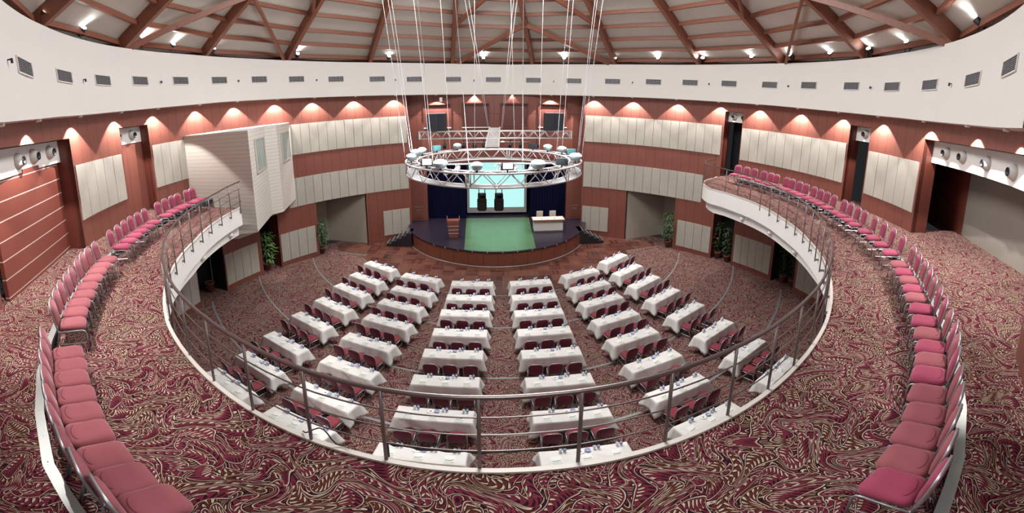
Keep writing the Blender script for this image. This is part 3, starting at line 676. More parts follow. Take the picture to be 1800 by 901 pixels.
# --- chairs
def make_chair(name, label, group, mseat, mback):
    t = empty(name, (0, 0, 0), 0, label, 'chair', group)
    b = MB(); SZ = .405                                # seat cushion: domed rounded slab
    def rr_(hx, hy, r, n=4):
        out = []
        for cx_, cy_, a0 in ((hx - r, hy - r, 0), (-hx + r, hy - r, 90), (-hx + r, -hy + r, 180), (hx - r, -hy + r, 270)):
            for i in range(n + 1): aa = rad(a0 + 90 * i / n); out.append((cx_ + r * cos(aa), cy_ + r * sin(aa)))
        return out
    def slab(b, rows):
        base = len(b.v); N = len(rows[0]); b.add([p for r_ in rows for p in r_], [(i * N + k, i * N + (k + 1) % N, (i + 1) * N + (k + 1) % N, (i + 1) * N + k) for i in range(len(rows) - 1) for k in range(N)] + [tuple(range(N))[::-1], tuple((len(rows) - 1) * N + k for k in range(N))], True)
    rows = []
    for s_, z in ((.90, 0), (1.0, .02), (1.0, .05), (.94, .078), (.78, .092), (.45, .098)):
        rows.append([(x * s_, y * s_ + .03, SZ + z - .018 * (1 if y > .12 and s_ > .9 else 0)) for x, y in rr_(.196, .212, .085)])
    slab(b, rows); st_ = b.build('seat', mseat, t)
    b = MB(); b.tube([(.12 * cos(rad(q_)), -.075 + .05 * sin(rad(q_)) + .0, SZ + .0985) for q_ in range(190, 351, 16)], .0022, 4); b.build('seam', m_seatC, st_)
    b = MB(); rows = []                                 # upholstered back, leaning
    def bk(x, z, d): return (x, -.205 - (z - .45) * .16 + d, z)
    out = []
    hx, z0, z1, r = .195, .50, .905, .12
    pr = [(hx, z0 + .03), (hx - .03, z0)] + [(-hx + .03, z0), (-hx, z0 + .03)]
    outl = [(hx - .03, z0), (hx, z0 + .03)] + [(hx - r + r * cos(rad(q_)), z1 - r + r * sin(rad(q_))) for q_ in (0, 22, 45, 68, 90)] + [(-hx + r + r * cos(rad(q_)), z1 - r + r * sin(rad(q_))) for q_ in (90, 112, 135, 158, 180)] + [(-hx, z0 + .03), (-hx + .03, z0)]
    cz = .70
    for s_, d in ((.94, -.022), (1.0, -.012), (1.0, .012), (.94, .034), (.6, .05)): rows.append([bk(x * s_, cz + (z - cz) * s_, d) for x, z in outl])
    slab(b, rows); b.build('backrest', mback, t)
    b = MB()                                            # hoop: rear uprights joined over the back
    pts = [bk(hx + .012, .33, 0), bk(hx + .012, .55, 0)] + [bk((hx + .015 - r) + (r) * cos(rad(q_)), (z1 + .012 - r) + r * sin(rad(q_)), 0) for q_ in (0, 30, 60, 90)] + [bk(-(hx + .015 - r) + r * cos(rad(q_)), (z1 + .012 - r) + r * sin(rad(q_)), 0) for q_ in (90, 120, 150, 180)] + [bk(-hx - .012, .55, 0), bk(-hx - .012, .33, 0)]
    b.tube(pts, .0145, 5); b.build('back_frame', m_chrome_dark, t)
    for sx in (-1, 1):
        b = MB(); x = sx * .207
        b.tube([(x, .235, .01), (x, .228, .34), (x, .205, .385), (x, .16, .40), (x, -.18, .40)], .0135, 5); b.build('leg', m_chrome_dark, t)
        b = MB(); b.tube([(x, -.285, .01), (x, -.20, .36), (x, -.19, .42)], .0135, 5); b.build('leg', m_chrome_dark, t)
        b = MB(); b.tube([(x, .23, .16), (x, -.25, .16)], .010, 4); b.build('stretcher', m_chrome_dark, t)
    return t
PARK = (0, 0, -50)
ringA = make_chair('banquet_chair', 'x', 'chairs along the balcony tier', m_seatA, m_seatA)
ringB = make_chair('banquet_chair', 'x', 'chairs along the balcony tier', m_seatB, m_seatB)
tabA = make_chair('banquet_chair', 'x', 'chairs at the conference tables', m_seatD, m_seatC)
first = {id(ringA): True, id(ringB): True, id(tabA): True}
def put(src, loc, rz, label, group):
    if first.pop(id(src), None): src.location = loc; src.rotation_euler = (0, 0, rz); src['label'] = label; src['group'] = group; return src
    return dup(src, loc, rz, label, group)
ORD = ['first', 'second', 'third', 'fourth', 'fifth', 'sixth', 'seventh', 'eighth', 'ninth', 'tenth']
SEATS = {
 'left': [[(258, 885), (206, 842), (164, 803), (145, 759), (131, 725), (124, 693), (117, 664), (115, 642), (116, 619)], [(126, 565), (132, 546), (141.5, 530), (147, 515), (151, 501), (161, 487), (169, 475), (177.6, 465), (187, 454)], [(213, 431), (224, 421), (236.6, 412), (246.6, 404), (257.7, 396.6), (270, 389)], [(292, 376.6), (303, 370), (313, 364.4), (326.5, 360), (338.7, 353.3), (348.7, 349)]],
 'right': [[(1576, 851), (1599, 806), (1619, 763), (1629, 724), (1635.5, 690), (1637, 656), (1641, 631), (1635.5, 607), (1633, 584), (1628, 562)], [(1622, 540), (1615, 521), (1608, 505.5), (1601, 490), (1594, 476), (1582, 462)], [(1566.4, 441.6), (1552.6, 427.7), (1538.7, 416), (1519, 404.3), (1505, 393), (1494, 385.5), (1480, 377.7), (1471, 372)], [(1453, 363), (1442, 356.6), (1428.8, 351.7), (1416.5, 346.6), (1405.5, 341), (1394, 336.6), (1383, 332), (1373, 329)], [(1356.6, 323), (1346.6, 320), (1333, 316.6), (1320, 312), (1304.4, 309), (1292, 305.5)]]}
WHERE = {'left': ['the nearest group', 'the second group from viewer', 'the third group from viewer', 'the farthest group beside white booth'], 'right': ['the nearest group', 'the second group from viewer', 'the third group from viewer', 'the fourth group from viewer', 'the farthest group by dark doorway']}
magenta = {('right', 0): {0, 5, 7, 9}}
for side in ('left', 'right'):
    for gi, grp in enumerate(SEATS[side]):
        for k, px in enumerate(grp):
            p = bp(px, ZB + .48); ph = math.degrees(math.atan2(p.x - WX, p.y - WY)); r = chair_r(ph) + random.uniform(-.02, .02)
            loc = W(r, ph, ZB); rz = pi - rad(ph) + rad(random.uniform(-3, 3))
            if side == 'right': mg = (gi >= 2) or (k in (0, 5, 7, 9) if gi == 0 else k % 2 == 0)
            else: mg = gi >= 2
            colr = 'magenta' if mg else 'rose red'
            put(ringB if mg else ringA, loc, rz, '%s banquet chair, %s along in %s, %s balcony' % (colr, ORD[k], WHERE[side][gi], side), 'chairs along the balcony tier')
# lone chair cut by the left edge of the photo
dup(ringB, (*bp((-14, 520), ZB + HT)[:2], ZB + HT), rad(200), 'lone magenta chair by the wooden doorway at the far left edge')

# --- conference tables
TAB = {'A1': (-5.08, 17.9, -29.6), 'A2': (-5.34, 16.37, -28.6), 'A3': (-5.64, 15.04, -28.6), 'A4': (-5.88, 13.53, -26.8), 'A5': (-6.2, 12.07, -25.0), 'A6': (-6.4, 10.36, -22.6), 'A7': (-6.51, 8.87, -21), 'A8': (-6.72, 7.62, -19.7),
 'B1': (-2.85, 16.74, -18.3), 'B2': (-3.0, 15.32, -18), 'B3': (-3.24, 14.0, -18.2), 'B4': (-3.45, 12.64, -18.4), 'B5': (-3.74, 11.16, -17), 'B6': (-3.88, 9.6, -17.6), 'B7': (-3.98, 8.06, -17.5), 'B8': (-4.16, 6.8, -16.1),
 'C1': (-.48, 16.21, -2.9), 'C2': (-.57, 14.85, -3.1), 'C3': (-.69, 13.53, -2.7), 'C4': (-.8, 12.1, -2.5), 'C5': (-.94, 10.77, -1.6), 'C6': (-1.04, 9.33, -1.5), 'C7': (-1.17, 7.83, -2.5), 'C8': (-1.27, 6.36, -3.8),
 'D1': (2.11, 16.21, 3.3), 'D2': (2.09, 14.83, 2.8), 'D3': (2.08, 13.46, 1.2), 'D4': (2.07, 12.06, .8), 'D5': (2.07, 10.69, -.6), 'D6': (2.03, 9.2, -1.3), 'D7': (2.02, 7.68, -2), 'D8': (1.97, 6.17, -1.6),
 'E1': (4.57, 16.9, 20), 'E2': (4.64, 15.47, 17.6), 'E3': (4.73, 14.05, 16.3), 'E4': (4.82, 12.55, 15.2), 'E5': (4.93, 11.1, 13.8), 'E6': (4.97, 9.51, 12.2), 'E7': (5.0, 7.98, 11.2), 'E8': (5.0, 6.45, 10.3),
 'F1': (6.75, 18.41, 34.5), 'F2': (6.93, 16.84, 31.9), 'F3': (7.17, 15.32, 29.7), 'F4': (7.38, 13.78, 27), 'F5': (7.62, 12.2, 24.4), 'F6': (7.82, 10.5, 22), 'F7': (7.98, 8.86, 20), 'F8': (8.03, 7.35, 19.2)}
COLN = {'A': 'far-left column', 'B': 'second column from left', 'C': 'left-centre column', 'D': 'right-centre column', 'E': 'second column from right', 'F': 'far-right column'}
ROWN = ['front table nearest stage', 'second table from stage', 'third table from stage', 'fourth table from stage', 'fifth table from stage', 'sixth table from stage', 'seventh table from stage', 'last table from stage']
def make_table():
    t = empty('conference_table', (0, 0, 0), 0, 'x', 'table', 'conference tables in six columns')
    b = MB(); b.box((0, 0, .725), (1.8, .46, .03)); b.build('tabletop', mat('table_laminate', (.4, .33, .26), .5), t, .004)
    for sx in (-1, 1):
        for sy in (-1, 1):
            b = MB(); b.tube([(sx * .72, sy * .17, .71), (sx * .76, sy * .18, .35), (sx * .76, sy * .19, .0)], .014, 6); b.build('leg', m_black, t)
        b = MB(); b.tube([(sx * .76, -.18, .3), (sx * .76, .18, .3)], .011, 5); b.build('cross_bar', m_black, t)
    return t
def make_cloth():
    b = MB(); hx, hy = .915, .245; N = 26; K = 8; per = []
    for i in range(N): per.append((-hx + 2 * hx * i / N, -hy))
    for i in range(K): per.append((hx, -hy + 2 * hy * i / K))
    for i in range(N): per.append((hx - 2 * hx * i / N, hy))
    for i in range(K): per.append((-hx, hy - 2 * hy * i / K))
    n = len(per); rows = []
    for j in range(7):
        d = j / 6; row = []
        for i, (x, y) in enumerate(per):
            cxn = min(abs(abs(x) - hx) + 0, 9) ; cyn = abs(abs(y) - hy)
            corner = max(0, 1 - math.hypot(cxn, cyn) / .28)
            onx = abs(abs(x) - hx) < 1e-6; nx = (1 if x > 0 else -1) if onx else 0; ny = (1 if y > 0 else -1) if abs(abs(y) - hy) < 1e-6 else 0
            drop = (.36 + .02 * sin(i * .9)) * (1 + .42 * corner)
            wav = .016 * sin(i * 1.7 + .6) + .012 * sin(i * .8); fl = (.012 + .05 * corner * corner) * 1.0
            z = .752 - drop * d - .004
            ox = nx * (wav * d + .03 * d + fl * d * 1.6); oy = ny * (wav * d + .03 * d + fl * d * 1.6)
            if j == 0: z = .748; ox = oy = 0
            row.append((x + ox, y + oy, z))
        rows.append(row)
    vs_ = [p for r_ in rows for p in r_]; fs = [(j * n + i, (j + 1) * n + i, (j + 1) * n + (i + 1) % n, j * n + (i + 1) % n) for j in range(6) for i in range(n)]
    inner = [(x * .975, y * .96, .753) for x, y in per]; b0 = len(vs_); vs_ += inner; fs += [(b0 + i, i, (i + 1) % n, b0 + (i + 1) % n) for i in range(n)]; fs.append(tuple(b0 + i for i in range(n)))
    b.add(vs_, fs, True); o = b.build('tablecloth', m_cloth); so = o.modifiers.new('thickness', 'SOLIDIFY'); so.thickness = .003; so.offset = 1
    return tag(o, 'x', 'tablecloth', 'white tablecloths')
def make_small():
    out = {}
    b = MB(); b.lathe([(0, 0), (.032, 0), (.032, .004), (.006, .008), (.006, .035), (.03, .05), (.038, .085), (.033, .12), (.031, .12), (.036, .085), (0, .05)], n=10); g = b.build('water_glass', m_glass)
    tag(g, 'x', 'glass', 'upturned water glasses on the tables'); out['glass'] = g
    t = empty('water_bottle', (0, 0, 0), 0, 'x', 'bottle', 'small water bottles on the tables')
    b = MB(); b.lathe([(0, 0), (.03, 0), (.032, .05), (.029, .065), (.032, .11), (.024, .145), (.012, .16), (.012, .175), (0, .175)], n=10); bb_ = b.build('bottle_body', m_bottle, t)
    b = MB(); b.lathe([(.0328, .055), (.0328, .105)], n=10); b.build('bottle_label', m_blue, bb_); b = MB(); b.lathe([(.014, .165), (.014, .185), (0, .185)], n=8); b.build('cap', m_blue, bb_); out['bottle'] = t
    b = MB(); b.lathe([(0, .002), (.06, .002), (.095, .016), (.092, .02), (.06, .007), (0, .007)], n=14); b.build('x', m_china) if False else None
    t = empty('side_plate', (0, 0, 0), 0, 'x', 'plate', 'white side plates on the tables'); b.build('plate_dish', m_china, t); b = MB(); b.lathe([(0, .007), (.025, .008), (.027, .012), (0, .013)], n=10); b.build('biscuit', mat('biscuit', (.35, .28, .25), .7), t); out['plate'] = t
    b = MB(); b.lathe([(0, .002), (.035, .002), (.06, .03), (.065, .045), (.06, .045), (.05, .02), (0, .01)], n=14); bo = b.build('glass_bowl', m_china_b); tag(bo, 'x', 'bowl', 'blue glass bowls on the tables'); out['bowl'] = bo
    t = empty('notepad', (0, 0, 0), 0, 'x', 'notepad', 'paper notepads with pens on the tables'); b = MB(); b.box((0, 0, .004), (.21, .27, .006)); pp_ = b.build('paper', m_paper, t); b = MB(); b.box((0, -.085, .0075), (.20, .09, .001)); b.build('printed_strip', m_pad, pp_); out['pad'] = t
    b = MB(); b.tube([(-.09, -.02, .006), (.03, -.02, .006)], .005, 5); b.tube([(.03, -.02, .006), (.05, .01, .006), (.065, -.01, .006), (.08, .012, .006)], .005, 5)
    pn = b.build('pen', m_pen); tag(pn, 'x', 'pen', 'black pens lying on the notepads'); out['pen'] = pn
    return out
tbl = make_table(); clo = make_cloth(); sm = make_small(); srcs = {id(tbl): 1, id(clo): 1}
for v_ in sm.values(): srcs[id(v_)] = 1
def place(src, loc, rz, label, deep=True):
    if srcs.pop(id(src), None): src.location = loc; src.rotation_euler = (0, 0, rz); src['label'] = label; return src
    return dup(src, loc, rz, label, None, deep)
SEATN = ['left', 'middle', 'right']
for key, (x, y, ang) in TAB.items():
    col, row = key[0], int(key[1]) - 1; ra = rad(ang); u = Vector((cos(ra), sin(ra), 0)); v_ = Vector((-sin(ra), cos(ra), 0)); c = Vector((x, y, 0))
    where = '%s, %s' % (ROWN[row], COLN[col])
    place(tbl, c, ra, 'cloth-covered folding table, %s' % where)
    place(clo, c, ra, 'white tablecloth draped over %s' % where)
    for k in range(3):
        q = c + u * ((k - 1) * .58 + random.uniform(-.02, .02)) - v_ * (.57 + random.uniform(-.03, .03))
        put(tabA, q, ra + rad(random.uniform(-4, 4)), 'wine red chair, %s seat, %s' % (SEATN[k], where), 'chairs at the conference tables')
        j = lambda: random.uniform(-.012, .012)
        q = c + u * ((k - 1) * .60 + .0) - v_ * (.095) + Vector((j(), j(), .757)); place(sm['pad'], q, ra + rad(random.uniform(-3, 3)), 'paper notepad, %s place, %s' % (SEATN[k], where))
        place(sm['pen'], q + Vector((0, 0, .006)), ra + rad(random.uniform(-6, 6)), 'black pen on %s notepad, %s' % (SEATN[k], where), False)
        gx = (-.50, .20, .68)[k]
        q = c + u * gx + v_ * .165 + Vector((j(), j(), .757)); place(sm['glass'], q, 0, 'water glass by %s bottle, %s' % (SEATN[k], where), False)
        place(sm['bottle'], q + u * .085, 0, 'water bottle, %s of three, %s' % (SEATN[k], where))
    q = c + u * (-.10) + v_ * .13 + Vector((0, 0, .757)); place(sm['plate'], q, 0, 'white side plate, %s' % where)
    place(sm['bowl'], q + u * .15, 0, 'blue glass bowl, %s' % where, False)

# --- vents and small nozzles on the fascia
def make_vent():
    t = empty('air_vent', (0, 0, 0), 0, 'x', 'air vent', 'air vents on the white ring fascia'); wv, hv = .98, .34
    b = MB(); b.box((0, .0, 0), (wv, .02, hv)); b.build('vent_back', m_grille, t)
    b = MB()
    for q0, q1 in (((-wv / 2, -hv / 2), (wv / 2, -hv / 2)), ((wv / 2, -hv / 2), (wv / 2, hv / 2)), ((wv / 2, hv / 2), (-wv / 2, hv / 2)), ((-wv / 2, hv / 2), (-wv / 2, -hv / 2))): b.bar((q0[0], .015, q0[1]), (q1[0], .015, q1[1]), .03, .03)
    b.build('frame', m_white, t); b = MB()
    for k in range(8): b.box((0, .014, -hv / 2 + hv * (k + .5) / 8), (wv - .02, .012, .016))
    for xx in (-.25, 0, .25): b.box((xx, .018, 0), (.01, .012, hv))
    b.build('louvre', m_slat, t); return t
vent = make_vent(); VA = [-149.5, -138.3, -126.2, -114.7, -103.6, -91.7, -80.4, -68.8, -58.0, -46.6, -34.7, -24.0, -12.7, -1.2, 10.4, 22.0, 33.2, 45.0, 55.6, 66.9, 78.7, 90.1, 102.6, 114.6, 125.8, 138.7, 150]
SIDEW = lambda a: 'left' if a < 0 else 'right'
la = lambda a: 'left' if a < -4 else ('right' if a > 14 else 'centre')
lefts = sorted([a for a in VA if a < 4], reverse=True); rights = sorted([a for a in VA if a >= 4])
NUM = ['first', 'second', 'third', 'fourth', 'fifth', 'sixth', 'seventh', 'eighth', 'ninth', 'tenth', 'eleventh', 'twelfth', 'thirteenth', 'fourteenth', 'fifteenth']
def away(lst_l, lst_r, a, what, tail):
    if a in lst_l: return '%s, %s %s of the stage centre %s' % (what, NUM[lst_l.index(a)], 'left', tail)
    return '%s, %s %s of the stage centre %s' % (what, NUM[lst_r.index(a)], 'right', tail)
for i, a in enumerate(VA):
    loc = W(RFA - .012, a, zv(a)); rz = pi - rad(a); lab = away(lefts, rights, a, 'grey louvred air vent', 'on the white fascia')
    if i == 0: vent.location = loc; vent.rotation_euler = (0, 0, rz); vent['label'] = lab
    else: dup(vent, loc, rz, lab)
HA = [-143.5, -120.5, -97.7, -75, -52.3, -29.5, -6.8, 16.2, 39.0, 61.2, 84.3, 108.5, 132.3]
hk = empty('sprinkler_head', (0, 0, 0), 0, 'x', 'sprinkler', 'small dark sprinklers on the fascia'); b = MB(); b.tube([(0, -.01, 0), (0, .07, 0)], .015, 6); b.build('pipe', m_black, hk); b = MB(); b.box((0, .08, -.03), (.05, .04, .09)); b.build('sprinkler_nozzle', m_black, hk)
hl_, hr_ = sorted([a for a in HA if a < 4], reverse=True), sorted([a for a in HA if a >= 4])
for i, a in enumerate(HA):
    loc = W(RFA, a, zv(a) - .03); lab = away(hl_, hr_, a, 'tiny dark sprinkler head', 'between vents on the fascia')
    if i == 0: hk.location = loc; hk.rotation_euler = (0, 0, pi - rad(a)); hk['label'] = lab
    else: dup(hk, loc, pi - rad(a), lab)
# --- downlights in the soffit
DA = [-134.7, -121.9, -109.6, -98.6, -86.3, -75.3, -63.6, -52.9, -41.0, -29.5, -17.7, -6.7, 4.2, 15.55, 27.7, 38.9, 51.7, 64.0, 75.2, 87.1, 99.2, 110.8, 124.5, 137.8, -147, 150]
dl = empty('downlight', (0, 0, 0), 0, 'x', 'downlight', 'downlights in the soffit around the wall'); b = MB(); b.lathe([(.07, 0), (.075, -.05), (.055, -.06), (.05, -.02), (0, -.02)], n=12); hs = b.build('housing', m_white, dl); b = MB(); b.lathe([(0, -.045), (.05, -.045)], n=12); b.build('bulb', m_bulbw, hs)
dll, dlr = sorted([a for a in DA if a < 4], reverse=True), sorted([a for a in DA if a >= 4])
for i, a in enumerate(DA):
    z = zb(a); loc = W(RW - .37, a, z); lab = away(dll, dlr, a, 'small bright downlight', 'in the soffit above the panelling')
    if i == 0: dl.location = loc; dl.rotation_euler = (0, 0, 0); dl['label'] = lab
    else: dup(dl, loc, 0, lab)
    light('SPOT', 'downlight_beam', W(RW - .37, a, z - .06), 620, (1, .93, .89), W(RW - .05, a, z - 3), .02, 100, .18)
# --- spotlights standing on the fascia top
SA = [(-141, 1), (-129, 1), (-118, 1), (-101.5, 2), (-92.5, 2), (-81, 0), (-57, 2), (-31, 0), (-4, 2), (19, 2), (33.5, 2), (46, 2), (58.5, 2), (72.5, 1), (84, 1), (95, 1), (106, 1), (117, 2), (137, 2)]
cl_ = empty('uplighter', (0, 0, 0), 0, 'x', 'spotlight', 'black spotlights on top of the white fascia')
b = MB(); b.lathe([(0, -.22), (.07, -.22), (.10, -.12), (.11, .14), (.10, .14), (.07, .06)], (0, .0, .32), 12, (0, .8, .5)); cn_ = b.build('lamp_can', m_black, cl_)
b = MB(); b.lathe([(0, .125), (.1, .125)], (0, 0, .32), 12, (0, .8, .5)); b.build('lens', m_bulb, cn_)
b = MB(); b.bar((-.1, 0, -.02), (-.1, 0, .34), .02, .02); b.bar((.1, 0, -.02), (.1, 0, .34), .02, .02); b.bar((-.1, 0, -.01), (.1, 0, -.01), .03, .02); b.build('bracket', m_black, cl_)
sl, sr = sorted([a for a, _ in SA if a < -1], reverse=True), sorted([a for a, _ in SA if a >= -1])
for i, (a, on) in enumerate(SA):
    loc = W(RFA + .04, a, zt(a) + .02); sgn = random.uniform(-.5, .5); lab = away(sl, sr, a, 'black spotlight aimed at the roof', 'on the fascia ledge')
    if i == 0: cl_.location = loc; cl_.rotation_euler = (0, 0, pi - rad(a) + sgn); cl_['label'] = lab
    else: dup(cl_, loc, pi - rad(a) + sgn, lab)
    if on: light('SPOT', 'uplighter_beam', W(RFA - .16, a, zt(a) + .42), 60 if on == 2 else 22, (.9, .96, 1), W(4, a, 17.0), .06, 110, .8)
# --- jet nozzles in the bulkheads
nz = empty('jet_nozzle', (0, 0, 0), 0, 'x', 'air nozzle', 'round air nozzles in the white bulkheads')
b = MB(); b.lathe([(0, .0), (.20, .0), (.205, .03), (.17, .09), (.12, .16), (.10, .17)], n=18, axis=(0, 1, 0)); nc_ = b.build('nozzle_cone', mat('nozzle_plastic', (.60, .57, .54), .5), nz); b = MB(); b.lathe([(.10, .17), (.105, .20), (.085, .20), (.08, .12), (0, .11)], n=16, axis=(0, 1, 0)); b.build('nozzle_mouth', m_black, nc_)
NZ = [(-133.6, 8.42, 'first from the left in the white beam at upper left'), (-129.6, 8.45, 'second from the left in the white beam at upper left'), (-125.3, 8.47, 'third from the left in the white beam at upper left'), (-106.9, 8.57, 'left of two over the left wooden door'), (-102.7, 8.57, 'right of two over the left wooden door'), (66.9, 8.6, 'left of two over the tall narrow opening by the balcony end'), (69.7, 8.6, 'right of two over the tall narrow opening by the balcony end'), (103.9, 8.55, 'left of two over the dark shelved opening'), (106.4, 8.55, 'right of two over the dark shelved opening'), (126.5, 8.36, 'leftmost in the long beam at upper right'), (131, 8.35, 'second in the long beam at upper right'), (137.5, 8.32, 'third in the long beam at upper right'), (144.5, 8.28, 'rightmost in the long beam at upper right')]
for i, (a, z, d) in enumerate(NZ):
    loc = W(RW + .42, a, z); lab = 'round grey air nozzle, %s' % d
    if i == 0: nz.location = loc; nz.rotation_euler = (0, 0, pi - rad(a)); nz['label'] = lab
    else: dup(nz, loc, pi - rad(a), lab)
# --- round lamps on the beam below the balcony
bk_ = empty('bulkhead_lamp', (0, 0, 0), 0, 'x', 'wall lamp', 'round lamps under the balcony parapet'); b = MB(); b.lathe([(0, 0), (.11, 0), (.12, .04), (.10, .06)], n=14, axis=(0, 1, 0)); b.build('base_ring', m_white, bk_); b = MB(); b.lathe([(.10, .06), (.085, .11), (.045, .14), (0, .145)], n=14, axis=(0, 1, 0)); b.build('lamp_dome', mat('opal_dome', (.72, .68, .64), .3), bk_)
for i, (a, d) in enumerate([(-92, 'nearest the white booth on the left'), (-107, 'second from the white booth on the left'), (84, 'nearest the balcony end on the right'), (96, 'second from the balcony end on the right'), (109, 'third from the balcony end on the right')]):
    aa = a if a < 0 else a - 360; p = edge(aa, .22, 4.3); loc = p; rz = pi - rad(a); lab = 'round opal lamp under the parapet, %s' % d
    if i == 0: bk_.location = loc; bk_.rotation_euler = (0, 0, rz); bk_['label'] = lab
    else: dup(bk_, loc, rz, lab)

# --- lighting truss ring
TC = Vector((.39, 13.05, 0)); R_O, R_I, T0, T1 = 2.93, 2.55, 6.50, 6.88
def T(r, a, z): return (TC.x + r * sin(rad(a)), TC.y + r * cos(rad(a)), z)
tr = empty('ring_truss', (0, 0, 0), 0, 'large circular pale aluminium lighting truss hanging over the hall', 'lighting truss')
for r in (R_O, R_I):
    for z in (T0, T1): b = MB(); b.tube([T(r, 360 * i / 72, z) for i in range(72)], .027, 7, True); b.build('chord', m_alu, tr)
NB = 24
for r in (R_O, R_I):
    b = MB()
    for i in range(NB):
        a0, a1, a2 = 360 * i / NB, 360 * (i + .5) / NB, 360 * (i + 1) / NB; b.tube([T(r, a0, T0), T(r, a1, T1)], .013, 5); b.tube([T(r, a1, T1), T(r, a2, T0)], .013, 5)
    b.build('lattice_bracing', m_alu, tr)
for z in (T0, T1):
    b = MB()
    b.tube([T(R_I if i % 2 else R_O, 360 * i / (NB * 3), z) for i in range(NB * 3)], .012, 5, True)
    b.build('cross_tubes', m_alu, tr)
for i in range(6):
    for da in (-1.2, 1.2):
        a0 = 15 + 60 * i + da; b = MB(); b.tube([T(R_I, a0, T0), T(R_I, a0, T1), T(R_O, a0, T1), T(R_O, a0, T0)], .02, 6, True); b.build('splice_frame', m_alu, tr)
b = MB(); b.strip([T(R_I + .03, 5 * i, T0 + .02) for i in range(73)], [T(R_O - .03, 5 * i, T0 + .02) for i in range(73)]); b.strip([T(R_I + .03, 5 * i, T0 + .01) for i in range(73)], [T(R_O - .03, 5 * i, T0 + .01) for i in range(73)], flip=True); b.build('cable_tray', mat('tray_metal', (.20, .185, .18), .6, .3), tr)
# straight inner pipes carrying par cans
for x0, x1, yy, lab in ((-1.5, -.15, 11.5, 'left'), (.45, 2.1, 11.5, 'right')):
    b = MB(); b.tube([(x0, yy, T1 + .06), (x1, yy, T1 + .06)], .027, 7); b.tube([(x0, yy, T1 + .06), (x0 - .1, yy - .35, T1 + .03)], .022, 6); b.tube([(x1, yy, T1 + .06), (x1 + .1, yy - .35, T1 + .03)], .022, 6); b.build('inner_pipe', m_alu, tr)
# --- straight stage truss
st = empty('stage_truss', (0, 0, 0), 0, 'straight pale aluminium truss hung in front of the stage wall', 'lighting truss')
ya, yb, za, zb_ = 18.45, 18.8, 7.08, 7.42; xa, xb = -2.95, 4.28
for yy in (ya, yb):
    for zz in (za, zb_): b = MB(); b.tube([(xa, yy, zz), (xb, yy, zz)], .027, 7); b.build('chord', m_alu, st)
b = MB(); nb = 14
for i in range(nb):
    x0 = xa + (xb - xa) * i / nb; x1 = xa + (xb - xa) * (i + .5) / nb; x2 = xa + (xb - xa) * (i + 1) / nb
    for yy in (ya, yb): b.tube([(x0, yy, za), (x1, yy, zb_)], .012, 5); b.tube([(x1, yy, zb_), (x2, yy, za)], .012, 5)
    b.tube([(x0, ya, zb_), (x1, yb, zb_)], .012, 5); b.tube([(x1, yb, za), (x2, ya, za)], .012, 5)
b.build('lattice_bracing', m_alu, st)
for xx in (xa, xb):
    b = MB(); b.bar((xx, ya, za), (xx, ya, zb_), .05, .05); b.bar((xx, yb, za), (xx, yb, zb_), .05, .05); b.bar((xx, ya, za), (xx, yb, za), .05, .05); b.bar((xx, ya, zb_), (xx, yb, zb_), .05, .05)
    b.build('end_frame', m_alu, st)
b = MB(); b.tube([(-.9, 18.6, 6.9), (2.3, 18.6, 6.9)], .024, 6)
for xx in (-.6, .1, 1.9): b.tube([(xx, 18.6, 6.9), (xx, 18.6, 7.08)], .018, 6)
b.build('hanging_pipe', m_alu, st)
# bridge from the ring to the stage truss
br = empty('truss_walkway', (0, 0, 0), 0, 'narrow ladder-like walkway sloping from the ring truss to the stage truss', 'walkway')
p0, p1 = Vector((.42, 15.9, 6.95)), Vector((.62, 18.7, 7.58)); sd = Vector((.27, 0, 0))
for s_ in (-1, 1): b = MB(); b.bar(p0 + sd * s_, p1 + sd * s_ * .9, .05, .09); b.build('side_rail', m_alu, br)
b = MB()
for i in range(15): q = p0.lerp(p1, (i + .5) / 15); b.box(q, (.5, .13, .03))
b.build('treads', m_alu, br)
# speakers on the stage truss
def speaker(x, y, z, rz, lab):
    t = empty('loudspeaker', (x, y, z), rz, lab, 'speaker', 'black loudspeakers on the stage truss')
    b = MB(); b.box((0, 0, .42), (.46, .42, .84), top=(1, .8)); cb_ = b.build('cabinet', m_black, t, .01); b = MB(); b.box((0, 0, .845), (.44, .32, .012)); b.build('top_cover', mat('speaker_top', (.55, .6, .62), .5), t); b = MB(); b.box((0, -.205, .42), (.40, .02, .76)); b.build('grille', m_dark, cb_)
speaker(-2.36, 18.55, 7.45, rad(14), 'black loudspeaker, outer one of the left pair on the stage truss'); speaker(-1.9, 18.65, 7.45, rad(-4), 'black loudspeaker, inner one of the left pair on the stage truss')
speaker(3.2, 18.6, 7.45, rad(4), 'black loudspeaker, inner one of the right pair on the stage truss'); speaker(3.72, 18.7, 7.45, rad(-14), 'black loudspeaker, outer one of the right pair on the stage truss')
